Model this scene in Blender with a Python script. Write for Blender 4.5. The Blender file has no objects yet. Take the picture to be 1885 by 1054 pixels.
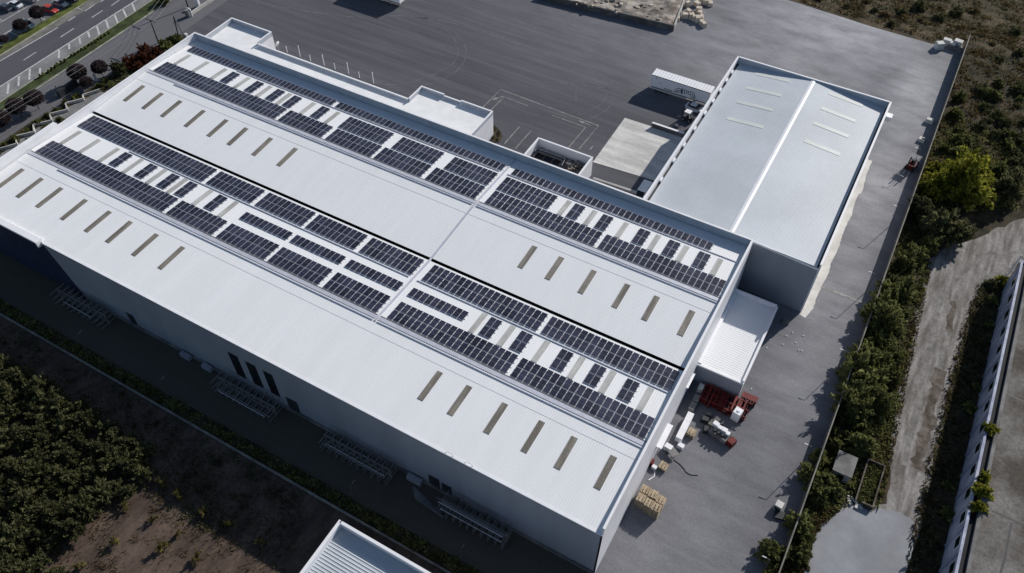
import bpy, math, random
from mathutils import Vector, Matrix
random.seed(7)
R = math.radians
scn = bpy.context.scene
COL = scn.collection
# ------------------------------------------------------------------ camera
IW, IH, FPX = 1885.0, 1054.0, 1498.906
TH, YA, RO = R(49.53816), R(29.17222), R(0.36664)
CAM = Vector((10.5058, -42.3362, 109.1329))
FW = Vector((-math.sin(YA)*math.cos(TH), math.cos(YA)*math.cos(TH), -math.sin(TH)))
rt0 = Vector((math.cos(YA), math.sin(YA), 0)); up0 = rt0.cross(FW)
RT = rt0*math.cos(RO) + up0*math.sin(RO)
UP = -rt0*math.sin(RO) + up0*math.cos(RO)
cd = bpy.data.cameras.new('camera'); cam = bpy.data.objects.new('camera', cd); COL.objects.link(cam)
m = Matrix((RT, UP, -FW)).transposed().to_4x4(); m.translation = CAM
cam.matrix_world = m
cd.sensor_width = 36; cd.lens = FPX/IW*36; cd.clip_end = 5000; cd.clip_start = 1
scn.camera = cam
# ------------------------------------------------------------------ light
SUN = Vector((0.57, 1.68, 1.0)).normalized()
SE, SR = math.asin(SUN.z), math.atan2(SUN.x, SUN.y)
w = bpy.data.worlds.new('World'); scn.world = w; w.use_nodes = True
nt = w.node_tree; bg = nt.nodes['Background']
sky = nt.nodes.new('ShaderNodeTexSky'); sky.sky_type = 'NISHITA'; sky.sun_disc = False
sky.sun_elevation = SE; sky.sun_rotation = SR; sky.air_density = 1.0; sky.dust_density = 0.6; sky.ozone_density = 1.5
nt.links.new(sky.outputs[0], bg.inputs[0]); bg.inputs[1].default_value = 0.063
ld = bpy.data.lights.new('sun', 'SUN'); lo = bpy.data.objects.new('sun', ld); COL.objects.link(lo)
ld.energy = 3.6; ld.angle = R(0.5); ld.color = (1.0, 0.955, 0.90)
lo.rotation_euler = (-SUN).to_track_quat('-Z', 'Y').to_euler()
lo.location = (60, 180, 140)
scn.view_settings.view_transform = 'Standard'; scn.view_settings.look = 'None'
scn.view_settings.exposure = 0.38; scn.view_settings.gamma = 1.0
scn.render.engine = 'CYCLES'

def G(px, py, z=0.0):
    """point of the level z seen at a photo pixel (survey helper: the ground plan was measured from the photo)"""
    d = FW*FPX + RT*(px-IW/2) - UP*(py-IH/2)
    t = (z-CAM.z)/d.z
    return Vector((CAM.x+d.x*t, CAM.y+d.y*t, z))
# ------------------------------------------------------------------ materials
def mat(name, col, var=0.15, scale=1.0, rough=0.8, metal=0.0, detail=4, col2=None, stretch=(1, 1, 1), spec=0.3,
        fine=0.0, fscale=8.0, rnd=0.0, obj=False, rot=0.0, bump=0.0, bscale=20.0):
    M = bpy.data.materials.new(name); M.use_nodes = True
    t = M.node_tree; N = t.nodes; L = t.links
    b = N['Principled BSDF']; b.inputs['Roughness'].default_value = rough; b.inputs['Metallic'].default_value = metal
    b.inputs['Specular IOR Level'].default_value = spec
    if obj: src = N.new('ShaderNodeTexCoord').outputs['Object']
    else: src = N.new('ShaderNodeNewGeometry').outputs['Position']
    mp = N.new('ShaderNodeMapping'); L.new(src, mp.inputs[0]); mp.inputs['Scale'].default_value = stretch; mp.inputs['Rotation'].default_value = (0, 0, rot)
    no = N.new('ShaderNodeTexNoise'); no.inputs['Scale'].default_value = scale; no.inputs['Detail'].default_value = detail; no.inputs['Roughness'].default_value = 0.6
    L.new(mp.outputs[0], no.inputs['Vector'])
    cr = N.new('ShaderNodeValToRGB'); L.new(no.outputs['Fac'], cr.inputs[0])
    c2 = col2 or tuple(c*(1+var) for c in col); c1 = tuple(c*(1-var) for c in col) if col2 is None else col
    cr.color_ramp.elements[0].position = 0.39; cr.color_ramp.elements[0].color = (*c1, 1)
    cr.color_ramp.elements[1].position = 0.62; cr.color_ramp.elements[1].color = (*c2, 1)
    out = cr.outputs[0]
    def mul(o, fac_socket, lo_, hi_):
        mr = N.new('ShaderNodeMapRange'); mr.inputs[3].default_value = lo_; mr.inputs[4].default_value = hi_; L.new(fac_socket, mr.inputs[0])
        mx = N.new('ShaderNodeMix'); mx.data_type = 'RGBA'; mx.blend_type = 'MULTIPLY'; mx.inputs[0].default_value = 1
        L.new(o, mx.inputs[6]); L.new(mr.outputs[0], mx.inputs[7]); return mx.outputs[2]
    if fine:
        n2 = N.new('ShaderNodeTexNoise'); n2.inputs['Scale'].default_value = fscale; n2.inputs['Detail'].default_value = 3
        L.new(src, n2.inputs['Vector']); out = mul(out, n2.outputs['Fac'], 1-fine, 1+fine)
    if rnd:
        oi = N.new('ShaderNodeObjectInfo'); out = mul(out, oi.outputs['Random'], 1-rnd, 1+rnd)
    L.new(out, b.inputs['Base Color'])
    if bump:
        n3 = N.new('ShaderNodeTexNoise'); n3.inputs['Scale'].default_value = bscale; L.new(src, n3.inputs['Vector'])
        bp = N.new('ShaderNodeBump'); bp.inputs['Strength'].default_value = bump; bp.inputs['Distance'].default_value = 0.3
        L.new(n3.outputs['Fac'], bp.inputs['Height']); L.new(bp.outputs[0], b.inputs['Normal'])
    return M

def asphalt(name, base, light, dust, masks, streak=(0.035, 0.55)):
    """worn yard asphalt: dark base, long pale wheel streaks, round patches, and pale dust where lorries drag it (masks: x, y, radius x, radius y, amount)"""
    M = bpy.data.materials.new(name); M.use_nodes = True
    t = M.node_tree; N = t.nodes; L = t.links; b = N['Principled BSDF']; b.inputs['Roughness'].default_value = 0.92; b.inputs['Specular IOR Level'].default_value = 0.2
    pos = N.new('ShaderNodeNewGeometry').outputs['Position']
    def noise(scale, sx=1, sy=1, det=5, rot=0):
        mp = N.new('ShaderNodeMapping'); mp.inputs['Scale'].default_value = (sx, sy, 1); mp.inputs['Rotation'].default_value = (0, 0, rot); L.new(pos, mp.inputs[0])
        n = N.new('ShaderNodeTexNoise'); n.inputs['Scale'].default_value = scale; n.inputs['Detail'].default_value = det; n.inputs['Roughness'].default_value = 0.65
        L.new(mp.outputs[0], n.inputs['Vector']); return n.outputs['Fac']
    def rng(s, a, b_, lo_, hi_):
        r = N.new('ShaderNodeMapRange'); r.inputs[1].default_value = a; r.inputs[2].default_value = b_; r.inputs[3].default_value = lo_; r.inputs[4].default_value = hi_; L.new(s, r.inputs[0]); return r.outputs[0]
    def mth(op, a, b_):
        q = N.new('ShaderNodeMath'); q.operation = op
        for i, v in enumerate((a, b_)):
            if hasattr(v, 'is_output'): L.new(v, q.inputs[i])
            else: q.inputs[i].default_value = v
        return q.outputs[0]
    def mix(f, c1, c2):
        x = N.new('ShaderNodeMix'); x.data_type = 'RGBA'
        if hasattr(f, 'is_output'): L.new(f, x.inputs[0])
        else: x.inputs[0].default_value = f
        for i, v in ((6, c1), (7, c2)):
            if hasattr(v, 'is_output'): L.new(v, x.inputs[i])
            else: x.inputs[i].default_value = (*v, 1)
        return x.outputs[2]
    st = rng(noise(1, streak[0], streak[1], 6, 0.12), 0.42, 0.68, 0, 0.75)
    pt = rng(noise(0.05, det=6), 0.38, 0.64, 0, 0.5)
    c = mix(st, base, light); c = mix(pt, c, tuple(v*1.25 for v in base))
    d = None
    for (x, y, rx, ry, a) in masks:
        mp = N.new('ShaderNodeMapping'); mp.inputs['Location'].default_value = (-x/rx, -y/ry, 0); mp.inputs['Scale'].default_value = (1/rx, 1/ry, 0); L.new(pos, mp.inputs[0])
        ln = N.new('ShaderNodeVectorMath'); ln.operation = 'LENGTH'; L.new(mp.outputs[0], ln.inputs[0])
        k = rng(ln.outputs['Value'], 0.15, 1.0, a, 0.0)
        d = k if d is None else mth('MAXIMUM', d, k)
    if d is not None:
        nn = rng(noise(0.18, 0.6, 1.3, 6, 0.3), 0.30, 0.66, 0.38, 0.95)
        c = mix(mth('MULTIPLY', d, nn), c, dust)
    g = rng(noise(3.0, det=3), 0.3, 0.7, 0.86, 1.14)
    x = N.new('ShaderNodeMix'); x.data_type = 'RGBA'; x.blend_type = 'MULTIPLY'; x.inputs[0].default_value = 1; L.new(c, x.inputs[6]); L.new(g, x.inputs[7])
    L.new(x.outputs[2], b.inputs['Base Color']); return M

M = {}
M['roof'] = mat('roof_white_sheet', (0.755, 0.765, 0.775), 0.018, 0.5, 0.55, fine=0.025, fscale=0.07, stretch=(1, .12, 1), detail=6)
M['roof2'] = mat('roof_grey_sheet', (0.505, 0.54, 0.575), 0.06, 0.08, 0.5, fine=0.04, fscale=0.9)
M['membrane'] = mat('roof_membrane', (0.78, 0.79, 0.79), 0.05, 0.3, 0.7)
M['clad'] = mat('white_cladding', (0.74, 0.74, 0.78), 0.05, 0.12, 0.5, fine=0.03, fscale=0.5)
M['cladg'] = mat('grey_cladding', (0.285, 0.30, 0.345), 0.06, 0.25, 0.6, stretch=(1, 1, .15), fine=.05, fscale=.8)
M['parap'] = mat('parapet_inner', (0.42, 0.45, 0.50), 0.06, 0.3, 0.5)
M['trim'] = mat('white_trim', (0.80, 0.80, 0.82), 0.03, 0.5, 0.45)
M['navy'] = mat('navy_cladding', (0.020, 0.028, 0.062), 0.12, 0.4, 0.5)
M['dark'] = mat('dark_metal', (0.03, 0.033, 0.038), 0.2, 1.0, 0.6)
M['gutter'] = mat('gutter_lining_and_shade', (0.012, 0.013, 0.016), 0.2, 0.6, 0.8)  # gutter lining; also stands for the shade inside basin and open crate
M['tray'] = mat('galvanised_tray', (0.55, 0.56, 0.62), 0.06, 0.8, 0.45, metal=0.2)
M['skya'] = mat('rooflight_weathered', (0.205, 0.188, 0.160), 0.25, 0.5, 0.5, stretch=(2, .35, 1), fine=.3, fscale=3)
M['skyb'] = mat('rooflight_pale', (0.40, 0.40, 0.385), 0.18, 0.5, 0.5, stretch=(2, .35, 1), fine=.18, fscale=2.5)
M['skyc'] = mat('rooflight_milky', (0.60, 0.625, 0.595), 0.06, 0.5, 0.5, stretch=(.5, 2, 1), fine=.06, fscale=2)
M['glass'] = mat('dark_glass', (0.008, 0.010, 0.014), 0.2, 0.5, 0.12, spec=0.5)
M['pv'] = mat('solar_cells', (0.017, 0.019, 0.036), 0.22, 0.35, 0.28, spec=0.45, rnd=0.34, col2=(0.032, 0.034, 0.056))
M['alu'] = mat('aluminium_frame', (0.58, 0.59, 0.64), 0.05, 1.0, 0.4, metal=0.3)
M['yard'] = asphalt('yard_asphalt', (0.077, 0.077, 0.089), (0.132, 0.134, 0.151), (0.43, 0.43, 0.445),
                    [(15, 132, 13, 42, 1.0), (-6, 150, 46, 34, 1.0), (-14, 130, 50, 40, .7), (9, 8, 30, 52, .42), (15, 62, 12, 62, .6), (15, 100, 10, 46, .85), (-50, 128, 60, 40, .25)])
M['lane'] = asphalt('lane_asphalt', (0.078, 0.069, 0.056), (0.095, 0.085, 0.070), (0.05, 0.05, 0.05), [])
M['road'] = asphalt('road_asphalt', (0.080, 0.080, 0.092), (0.102, 0.102, 0.115), (0.12, 0.12, 0.12), [], streak=(0.3, 0.02))
M['road2'] = asphalt('frontage_asphalt', (0.118, 0.118, 0.128), (0.150, 0.150, 0.158), (0.12, 0.12, 0.12), [], streak=(0.3, 0.02))
M['pave'] = mat('pale_pavement', (0.20, 0.20, 0.20), 0.2, 0.2, 0.9, fine=0.15)
M['conc'] = mat('concrete', (0.42, 0.41, 0.39), 0.20, 0.12, 0.9, stretch=(.5, 1.4, 1), fine=0.16, fscale=0.8)
M['apronc'] = mat('pale_apron', (0.60, 0.58, 0.54), 0.12, 0.3, 0.9, fine=.1)
M['slab'] = mat('slab_concrete', (0.46, 0.45, 0.43), 0.2, 0.35, 0.9, col2=(0.64, 0.63, 0.60), stretch=(.35, 1.6, 1), fine=0.14, fscale=1.2, detail=8)
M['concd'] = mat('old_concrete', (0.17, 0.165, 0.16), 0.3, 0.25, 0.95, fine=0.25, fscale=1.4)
M['oldroof'] = mat('stained_roof_concrete', (0.075, 0.064, 0.053), 0.3, 0.14, 0.95, col2=(0.19, 0.18, 0.166), fine=0.6, fscale=2.6, detail=8)
M['gravel'] = mat('roadside_gravel', (0.16, 0.155, 0.145), 0.25, 0.3, 0.95, fine=0.2)
M['rut'] = mat('pale_rut', (0.20, 0.19, 0.175), 0.25, 0.6, 1.0, fine=0.35, fscale=2.2)
M['mud'] = mat('brown_mud', (0.075, 0.060, 0.048), 0.3, 0.6, 1.0, col2=(0.17, 0.145, 0.125), fine=0.4, fscale=2.0)
M['concb'] = mat('grey_blue_concrete', (0.265, 0.272, 0.29), 0.12, 0.12, 0.9, fine=0.12, fscale=1.2)
M['kerb'] = mat('kerb_stone', (0.20, 0.19, 0.165), 0.25, 0.5, 0.9)
M['kerby'] = mat('painted_kerb', (0.36, 0.36, 0.29), 0.25, 0.5, 0.9)
M['paint'] = mat('road_paint', (0.50, 0.50, 0.50), 0.18, 1.2, 0.8, fine=.2, fscale=4)
M['paint2'] = mat('worn_paint', (0.27, 0.265, 0.255), 0.30, 0.9, 0.8, fine=.25, fscale=3)
M['tyre_mark'] = mat('tyre_scuff', (0.122, 0.122, 0.134), 0.22, 0.5, 0.95)
M['lawn'] = mat('lawn', (0.085, 0.105, 0.022), 0.3, 0.35, 0.95, fine=0.35, fscale=2.5)
M['lawnd'] = mat('verge_grass', (0.040, 0.055, 0.016), 0.35, 0.4, 0.95, fine=0.35, fscale=2.5)
M['scrub'] = mat('scrub_ground', (0.032, 0.027, 0.013), 0.4, 0.30, 1.0, col2=(0.105, 0.078, 0.045), fine=0.65, fscale=1.3, detail=8, stretch=(.6, 1.6, 1), rot=.5)
M['weed'] = mat('weedy_ground', (0.020, 0.019, 0.009), 0.4, 0.35, 1.0, col2=(0.066, 0.050, 0.030), fine=0.65, fscale=1.6, detail=8)
M['soil'] = mat('orchard_soil', (0.060, 0.042, 0.033), 0.3, 0.25, 1.0, col2=(0.120, 0.086, 0.066), fine=0.4, fscale=2.0, detail=8, stretch=(1.6, .6, 1))
M['dirt'] = mat('dirt_track', (0.135, 0.122, 0.110), 0.3, 0.5, 1.0, col2=(0.29, 0.275, 0.26), fine=0.45, fscale=1.8, detail=10, stretch=(2.2, .30, 1), rot=.06)
M['rubble'] = mat('rubble', (0.15, 0.125, 0.105), 0.3, 0.3, 1.0, col2=(0.42, 0.375, 0.33), fine=0.4, fscale=1.6, detail=8)
M['stone'] = mat('pale_stone', (0.55, 0.48, 0.39), 0.15, 0.8, 0.9)
M['block'] = mat('white_block', (0.60, 0.59, 0.56), 0.10, 0.8, 0.85)
M['wallb'] = mat('blockwork', (0.11, 0.105, 0.10), 0.2, 0.4, 0.95)
M['walld'] = mat('retaining_concrete', (0.10, 0.10, 0.10), 0.3, 0.3, 0.95)
M['bluewall'] = mat('faded_blue_sheet', (0.26, 0.28, 0.37), 0.4, 0.5, 0.7, col2=(0.42, 0.44, 0.54), stretch=(1, 1, .4), fine=.25, fscale=2)
M['steel'] = mat('rack_steel', (0.19, 0.185, 0.18), 0.15, 1.0, 0.6)
M['wood'] = mat('pallet_wood', (0.41, 0.33, 0.23), 0.22, 1.5, 0.85, fine=.2, fscale=6)
M['red'] = mat('red_paint', (0.135, 0.012, 0.011), 0.25, 1.0, 0.55)
M['bark'] = mat('bark', (0.055, 0.042, 0.032), 0.3, 3.0, 0.95, obj=True)
M['pole'] = mat('creosote_wood', (0.05, 0.042, 0.038), 0.3, 3.0, 0.9)
M['galv'] = mat('lamp_steel', (0.45, 0.46, 0.47), 0.08, 2.0, 0.5)
M['lampd'] = mat('lamp_grey_steel', (0.10, 0.10, 0.10), 0.1, 2.0, 0.6)
M['wire'] = mat('cable', (0.22, 0.22, 0.24), 0.05, 1.0, 0.6)
M['tyre'] = mat('tyre_rubber', (0.015, 0.015, 0.016), 0.1, 4.0, 0.85)
def leaf(name, c, c2, rnd=0.25):
    Mx = mat(name, c, 0.3, 0.9, 0.75, col2=c2, rnd=rnd, obj=True, spec=0.15, detail=6)
    t = Mx.node_tree; b = t.nodes['Principled BSDF']; o = t.nodes['Material Output']
    tr = t.nodes.new('ShaderNodeBsdfTranslucent'); ms = t.nodes.new('ShaderNodeMixShader'); ms.inputs[0].default_value = 0.38
    t.links.new(b.inputs['Base Color'].links[0].from_socket, tr.inputs[0]); t.links.new(b.outputs[0], ms.inputs[1]); t.links.new(tr.outputs[0], ms.inputs[2]); t.links.new(ms.outputs[0], o.inputs[0])
    return Mx
M['lf_orch'] = leaf('orchard_leaves', (0.058, 0.062, 0.026), (0.155, 0.155, 0.072))
M['lf_dark'] = leaf('hedge_leaves', (0.086, 0.096, 0.032), (0.260, 0.268, 0.098))
M['lf_bright'] = leaf('yellow_green_leaves', (0.120, 0.130, 0.016), (0.340, 0.330, 0.050), 0.12)
M['lf_olive'] = leaf('olive_leaves', (0.060, 0.064, 0.028), (0.170, 0.165, 0.080))
M['lf_plum'] = leaf('purple_twigs', (0.035, 0.026, 0.028), (0.085, 0.062, 0.064), 0.12)
M['lf_rust'] = leaf('rust_leaves', (0.060, 0.024, 0.016), (0.160, 0.058, 0.032))
M['lf_young'] = leaf('young_leaves', (0.090, 0.080, 0.022), (0.240, 0.200, 0.065))
M['lf_dry'] = leaf('dry_grass_blades', (0.075, 0.055, 0.025), (0.200, 0.150, 0.070))
def paint(n, c, rough=0.3): 
    return mat('paint_'+n, c, 0.04, 1.0, rough, spec=0.5)
# ------------------------------------------------------------------ mesh builder
class MB:
    def __init__(s): s.v = []; s.f = []; s.mi = []
    def add(s, vs, fs, mi=0):
        o = len(s.v); s.v += [tuple(v) for v in vs]; s.f += [tuple(i+o for i in f) for f in fs]; s.mi += [mi]*len(fs); return s
    def box(s, x0, x1, y0, y1, z0, z1, mi=0):
        return s.add([(x0,y0,z0),(x1,y0,z0),(x1,y1,z0),(x0,y1,z0),(x0,y0,z1),(x1,y0,z1),(x1,y1,z1),(x0,y1,z1)],
                     [(0,3,2,1),(4,5,6,7),(0,1,5,4),(1,2,6,5),(2,3,7,6),(3,0,4,7)], mi)
    def obox(s, c, sx, sy, sz, rz=0.0, mi=0, taper=1.0):
        ca, sa = math.cos(rz), math.sin(rz); vs = []
        for z, k in ((0, 1), (sz, taper)):
            for a, b in ((-1,-1),(1,-1),(1,1),(-1,1)):
                x, y = a*sx/2*k, b*sy/2*k; vs.append((c[0]+x*ca-y*sa, c[1]+x*sa+y*ca, c[2]+z))
        return s.add(vs, [(0,3,2,1),(4,5,6,7),(0,1,5,4),(1,2,6,5),(2,3,7,6),(3,0,4,7)], mi)
    def quad(s, a, b, c, d, mi=0): return s.add([a,b,c,d], [(0,1,2,3)], mi)
    def poly(s, pts, z, mi=0): return s.add([(p[0],p[1],z) for p in pts], [tuple(range(len(pts)))], mi)
    def prism(s, pts, z0, z1, mi=0):
        n = len(pts); vs = [(p[0],p[1],z0) for p in pts]+[(p[0],p[1],z1) for p in pts]
        a = sum(pts[i][0]*pts[(i+1)%n][1]-pts[(i+1)%n][0]*pts[i][1] for i in range(n))
        fs = [tuple(range(n-1,-1,-1)), tuple(range(n,2*n))]+[(i,(i+1)%n,n+(i+1)%n,n+i) for i in range(n)]
        if a < 0: fs = [tuple(reversed(f)) for f in fs]
        return s.add(vs, fs, mi)
    def tube(s, pts, r, n=6, mi=0, r2=None):
        pts = [Vector(p) for p in pts]; k = len(pts); vs = []; fs = []
        for i, p in enumerate(pts):
            d = (pts[min(i+1,k-1)]-pts[max(i-1,0)]).normalized()
            a = d.cross(Vector((0,0,1)) if abs(d.z) < .9 else Vector((1,0,0))).normalized(); b = d.cross(a)
            rr = r if r2 is None else r+(r2-r)*i/(k-1)
            for j in range(n):
                t = 2*math.pi*j/n; vs.append(p+a*math.cos(t)*rr+b*math.sin(t)*rr)
        for i in range(k-1):
            for j in range(n): fs.append((i*n+j, i*n+(j+1)%n, (i+1)*n+(j+1)%n, (i+1)*n+j))
        fs += [tuple(range(n-1,-1,-1)), tuple(range((k-1)*n, k*n))]
        return s.add(vs, fs, mi)
    def strip(s, pts, wd, z, mi=0):
        """flat painted line of width wd along a plan polyline"""
        P = [Vector((p[0],p[1],0)) for p in pts]; k = len(P); vs = []
        for i, p in enumerate(P):
            d = (P[min(i+1,k-1)]-P[max(i-1,0)]).normalized(); nn = Vector((-d.y,d.x,0))*wd/2
            vs += [(p.x+nn.x,p.y+nn.y,z),(p.x-nn.x,p.y-nn.y,z)]
        return s.add(vs, [(2*i+1,2*i+3,2*i+2,2*i) for i in range(k-1)], mi)
    def sweepwall(s, pts, th, z0, z1, mi=0):
        for a, b in zip(pts[:-1], pts[1:]):
            d = Vector((b[0]-a[0], b[1]-a[1], 0)); l = d.length; an = math.atan2(d.y, d.x)
            s.obox(((a[0]+b[0])/2, (a[1]+b[1])/2, z0), l+th*.98, th, z1-z0, an, mi)
        return s
    def build(s, name, mt, parent=None, smooth=False):
        me = bpy.data.meshes.new(name)
        off = parent_world(parent) if parent else Vector((0,0,0))
        me.from_pydata([(v[0]-off.x, v[1]-off.y, v[2]-off.z) for v in s.v], [], s.f)
        for q in (mt if isinstance(mt, (list, tuple)) else [mt]): me.materials.append(M[q] if isinstance(q, str) else q)
        if any(s.mi): me.polygons.foreach_set('material_index', s.mi)
        if smooth: me.polygons.foreach_set('use_smooth', [True]*len(me.polygons))
        me.update()
        o = bpy.data.objects.new(name, me); COL.objects.link(o)
        if parent: o.parent = parent
        return o
def parent_world(p):
    v = Vector((0,0,0))
    while p is not None: v += p.location; p = p.parent
    return v
def tag(o, label=None, cat=None, group=None, kind=None):
    if label: o['label'] = label
    if cat: o['category'] = cat
    if group: o['group'] = group
    if kind: o['kind'] = kind
    return o
def thing(name, label, cat, loc=(0,0,0), group=None):
    o = bpy.data.objects.new(name, None); COL.objects.link(o); o.location = loc; o.empty_display_size = .5
    return tag(o, label, cat, group)
def struct(name, mb, mt): return tag(mb.build(name, mt), kind='structure')
CH = {}
def dup(root, loc, rz=0.0, sc=1.0, label=None, group=None, mats=None):
    """copy of a thing together with its parts and their sub-parts"""
    def rec(o, par):
        c = o.copy(); COL.objects.link(c); c.parent = par
        for ch in list(o.children): rec(ch, c)
        return c
    r = rec(root, None); r.location = loc; r.rotation_euler = (0, 0, rz); r.scale = (sc, sc, sc) if not isinstance(sc, tuple) else sc
    if label: r['label'] = label
    if group: r['group'] = group
    return r
ORD = ['first','second','third','fourth','fifth','sixth','seventh','eighth','ninth','tenth','eleventh','twelfth']
# ================================================================== SETTING
L, W = 121.5, 56.914
mb = MB().poly([(-900,-600),(900,-600),(900,1200),(-900,1200)], -0.03); struct('ground', mb, 'scrub')
mb = MB().poly([(-127,-3.2),(-127,0),(-127,62),(-150,62),(-150,120),(-146,170),(-60,170),(-40,156.5),(-18,156),(0,154.4),(14.4,154),(21.4,156.6),(21.4,-60),(-2,-60),(-2,-3.2)], 0.0); struct('yard', mb, 'yard')
mb = MB().poly([(-135,-9.6),(21.3,-9.6),(21.3,-0.01),(-135,-0.01)], 0.01); 
mb = MB().poly([(-135,-7.4),(-4,-7.4),(1.0,-4.5),(1.0,-0.01),(-135,-0.01)], 0.012); struct('service_lane', mb, 'lane')
mb = MB().poly([(-135,-9.6),(-1.5,-9.6),(-4,-7.4),(-135,-7.4)], 0.018); struct('planting_bed', mb, 'weed')
mb = MB().poly([(-160,-9.6),(-2,-9.6),(-2,-70),(-160,-70)], -0.008); struct('orchard_soil', mb, 'soil')
# dirt track and weeds to the right of the boundary wall
mb = MB().poly([(21.6,-20),(21.6,158),(46,160),(46,-20)], -0.015); struct('weedy_ground', mb, 'weed')
dl = [G(1480,1054),G(1560,925),G(1630,930),(31.1,37),(30.1,41.6),(29.35,52.6),(29.0,62.5),(28.3,70.2),(27.9,78),G(1715,475),G(1745,455),G(1800,440),G(1835,420),G(1885,400),(60,104),(60,96)]
dr = [(44,85),(41.5,84.5),G(1848,507),G(1815,525),(36.94,77.95),(36.15,69.2),(36.57,59.2),(36.42,48.5),(36.44,42),(36.98,31.3),(36.9,21),(36.9,8),(25,8)]
def rag(pts, k=4, amp=0.35):
    out = []
    for i, a in enumerate(pts):
        b = pts[(i+1) % len(pts)]
        for j in range(k):
            t = j/k; out.append((a[0]+(b[0]-a[0])*t+random.uniform(-amp,amp), a[1]+(b[1]-a[1])*t+random.uniform(-amp,amp)))
    return out
mb = MB().poly(rag(dl+dr), -0.004); struct('dirt_track', mb, 'dirt')
for pts, wd, mt in (([(31.2,76),(31.9,66),(32.2,55),(32.6,44),(33.2,36)], .9, 'rut'), ([(33.6,77),(34.0,66),(34.2,55),(34.8,44),(35.2,36)], .8, 'rut'), ([(36,80),(40,86),(48,91),(60,95)], .9, 'rut'), ([(33,80),(37,89),(46,95),(60,99)], .8, 'rut'),
                    ([(34.6,58),(34.2,52),(34.6,47),(34.9,41),(34.6,37)], 1.7, 'mud'), ([(33.6,74),(33.8,70),(34.2,66)], .9, 'mud')):
    P = []
    for (a, b), (c, d) in zip(pts[:-1], pts[1:]):
        for j in range(6): P.append((a+(c-a)*j/6+random.uniform(-.18,.18), b+(d-b)*j/6))
    q = MB().strip(P, wd, .004); q.v = [(v[0]+random.uniform(-wd*.25,wd*.25), v[1], v[2]+(.003 if mt == 'mud' else 0)) for v in q.v]; struct('track_rut', q, mt)
mb = MB().poly(rag([(24.6,22.4),(27.3,26.6),(30.1,27.6),(31.5,28.6),(34.3,29.6),(36.6,28.8),(36.7,21),(36.7,6),(24.7,6),(24.2,14)], 4, .25), 0.006); struct('concrete_pad', mb, 'concb')
# yard: loading slab, white apron beside the second hall, painted lanes, tyre scuffs
mb = MB().prism([(-37.2,92.2),(-36.9,75.9),(-20.6,77.2),(-20.9,92.6)], 0.0, 0.05); struct('loading_slab', mb, 'slab')
ap = [(11.2,104.5),(12.25,104.4),(12.3,99.5),(12.75,95.2),(12.7,93.4),(12.35,93.1),(12.4,88.6),(12.75,86.5),(12.5,84.6),(12.55,79.5),(12.75,77.4),(12.6,72.0),(12.85,69.6),(12.65,67.2),(12.6,62.5),(12.75,60.3),(12.1,57.6),(11.0,57.9)]
mb = MB().poly(rag(ap, 5, .06), 0.016); struct('apron', mb, 'apronc')
mb = MB(); mb.strip([(12.6,65.9),(20.6,65.9)], .55, .022)
for loop, wd in (([G(888,198),G(921.5,164.5),G(1102,231),G(1066,274)], .22), ([G(903,203),G(927.5,178.5),G(972,194.5)], .2), ([G(1017,212),G(1078,234),G(1046,272)], .2),
                 ([G(928,265),G(956,233)], .2), ([G(948,274),G(978,240)], .2), ([G(1086,262+13),G(1092,268)],.2)):
    mb.strip([(p[0],p[1]) for p in loop], wd, .022)
for c, d in ((G(916,180), (-.55,-.85)), (G(1076,226), (-1,0.05))):   # lane arrows
    d = Vector((*d,0)).normalized(); n = Vector((-d.y,d.x,0))
    mb.strip([c-d*1.4, c+d*.3], .18, .022); a = c+d*1.5; mb.add([(a.x,a.y,.022),(c.x+d.x*.2+n.x*.45,c.y+d.y*.2+n.y*.45,.022),(c.x+d.x*.2-n.x*.45,c.y+d.y*.2-n.y*.45,.022)], [(0,1,2)])
struct('yard_markings', mb, 'paint2')
def arc(cx, cy, rx, ry, a0, a1, n=40, ph=0.0):
    return [(cx+rx*math.cos(R(a0+(a1-a0)*i/n)+ph), cy+ry*math.sin(R(a0+(a1-a0)*i/n)+ph)) for i in range(n+1)]
mb = MB()
def img_arc(pts, wd=.22, n=10):
    P = [G(*p) for p in pts]; out = []
    for i in range(len(P)-1):
        p0 = P[max(i-1,0)]; p1 = P[i]; p2 = P[i+1]; p3 = P[min(i+2,len(P)-1)]
        for j in range(n):
            t = j/n; out.append(.5*((2*p1)+(p2-p0)*t+(2*p0-5*p1+4*p2-p3)*t*t+(3*p1-p0-3*p2+p3)*t**3))
    out.append(P[-1]); mb.strip(out, wd, .008)
img_arc([(765,28),(800,42),(832,65),(843,92),(832,118),(790,140),(735,155),(690,152)])
img_arc([(775,30),(815,46),(848,70),(858,98),(845,126),(805,150),(770,158)])
img_arc([(655,120),(670,140),(695,152)])
img_arc([(1042,122),(1055,130),(1056,145),(1045,158)], .2)
img_arc([(1096,134),(1112,148),(1118,168),(1108,190),(1080,206),(1060,212)], .2)
img_arc([(1115,140),(1128,158),(1130,178),(1118,200),(1085,220)], .2)
img_arc([(1060,185),(1062,160),(1080,147),(1100,142)], .16)
img_arc([(470,5),(640,30),(760,30),(900,60),(1050,120)], .3)
img_arc([(1000,150),(1100,160),(1180,170)], .25)
struct('tyre_marks', mb, 'tyre_mark')
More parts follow.
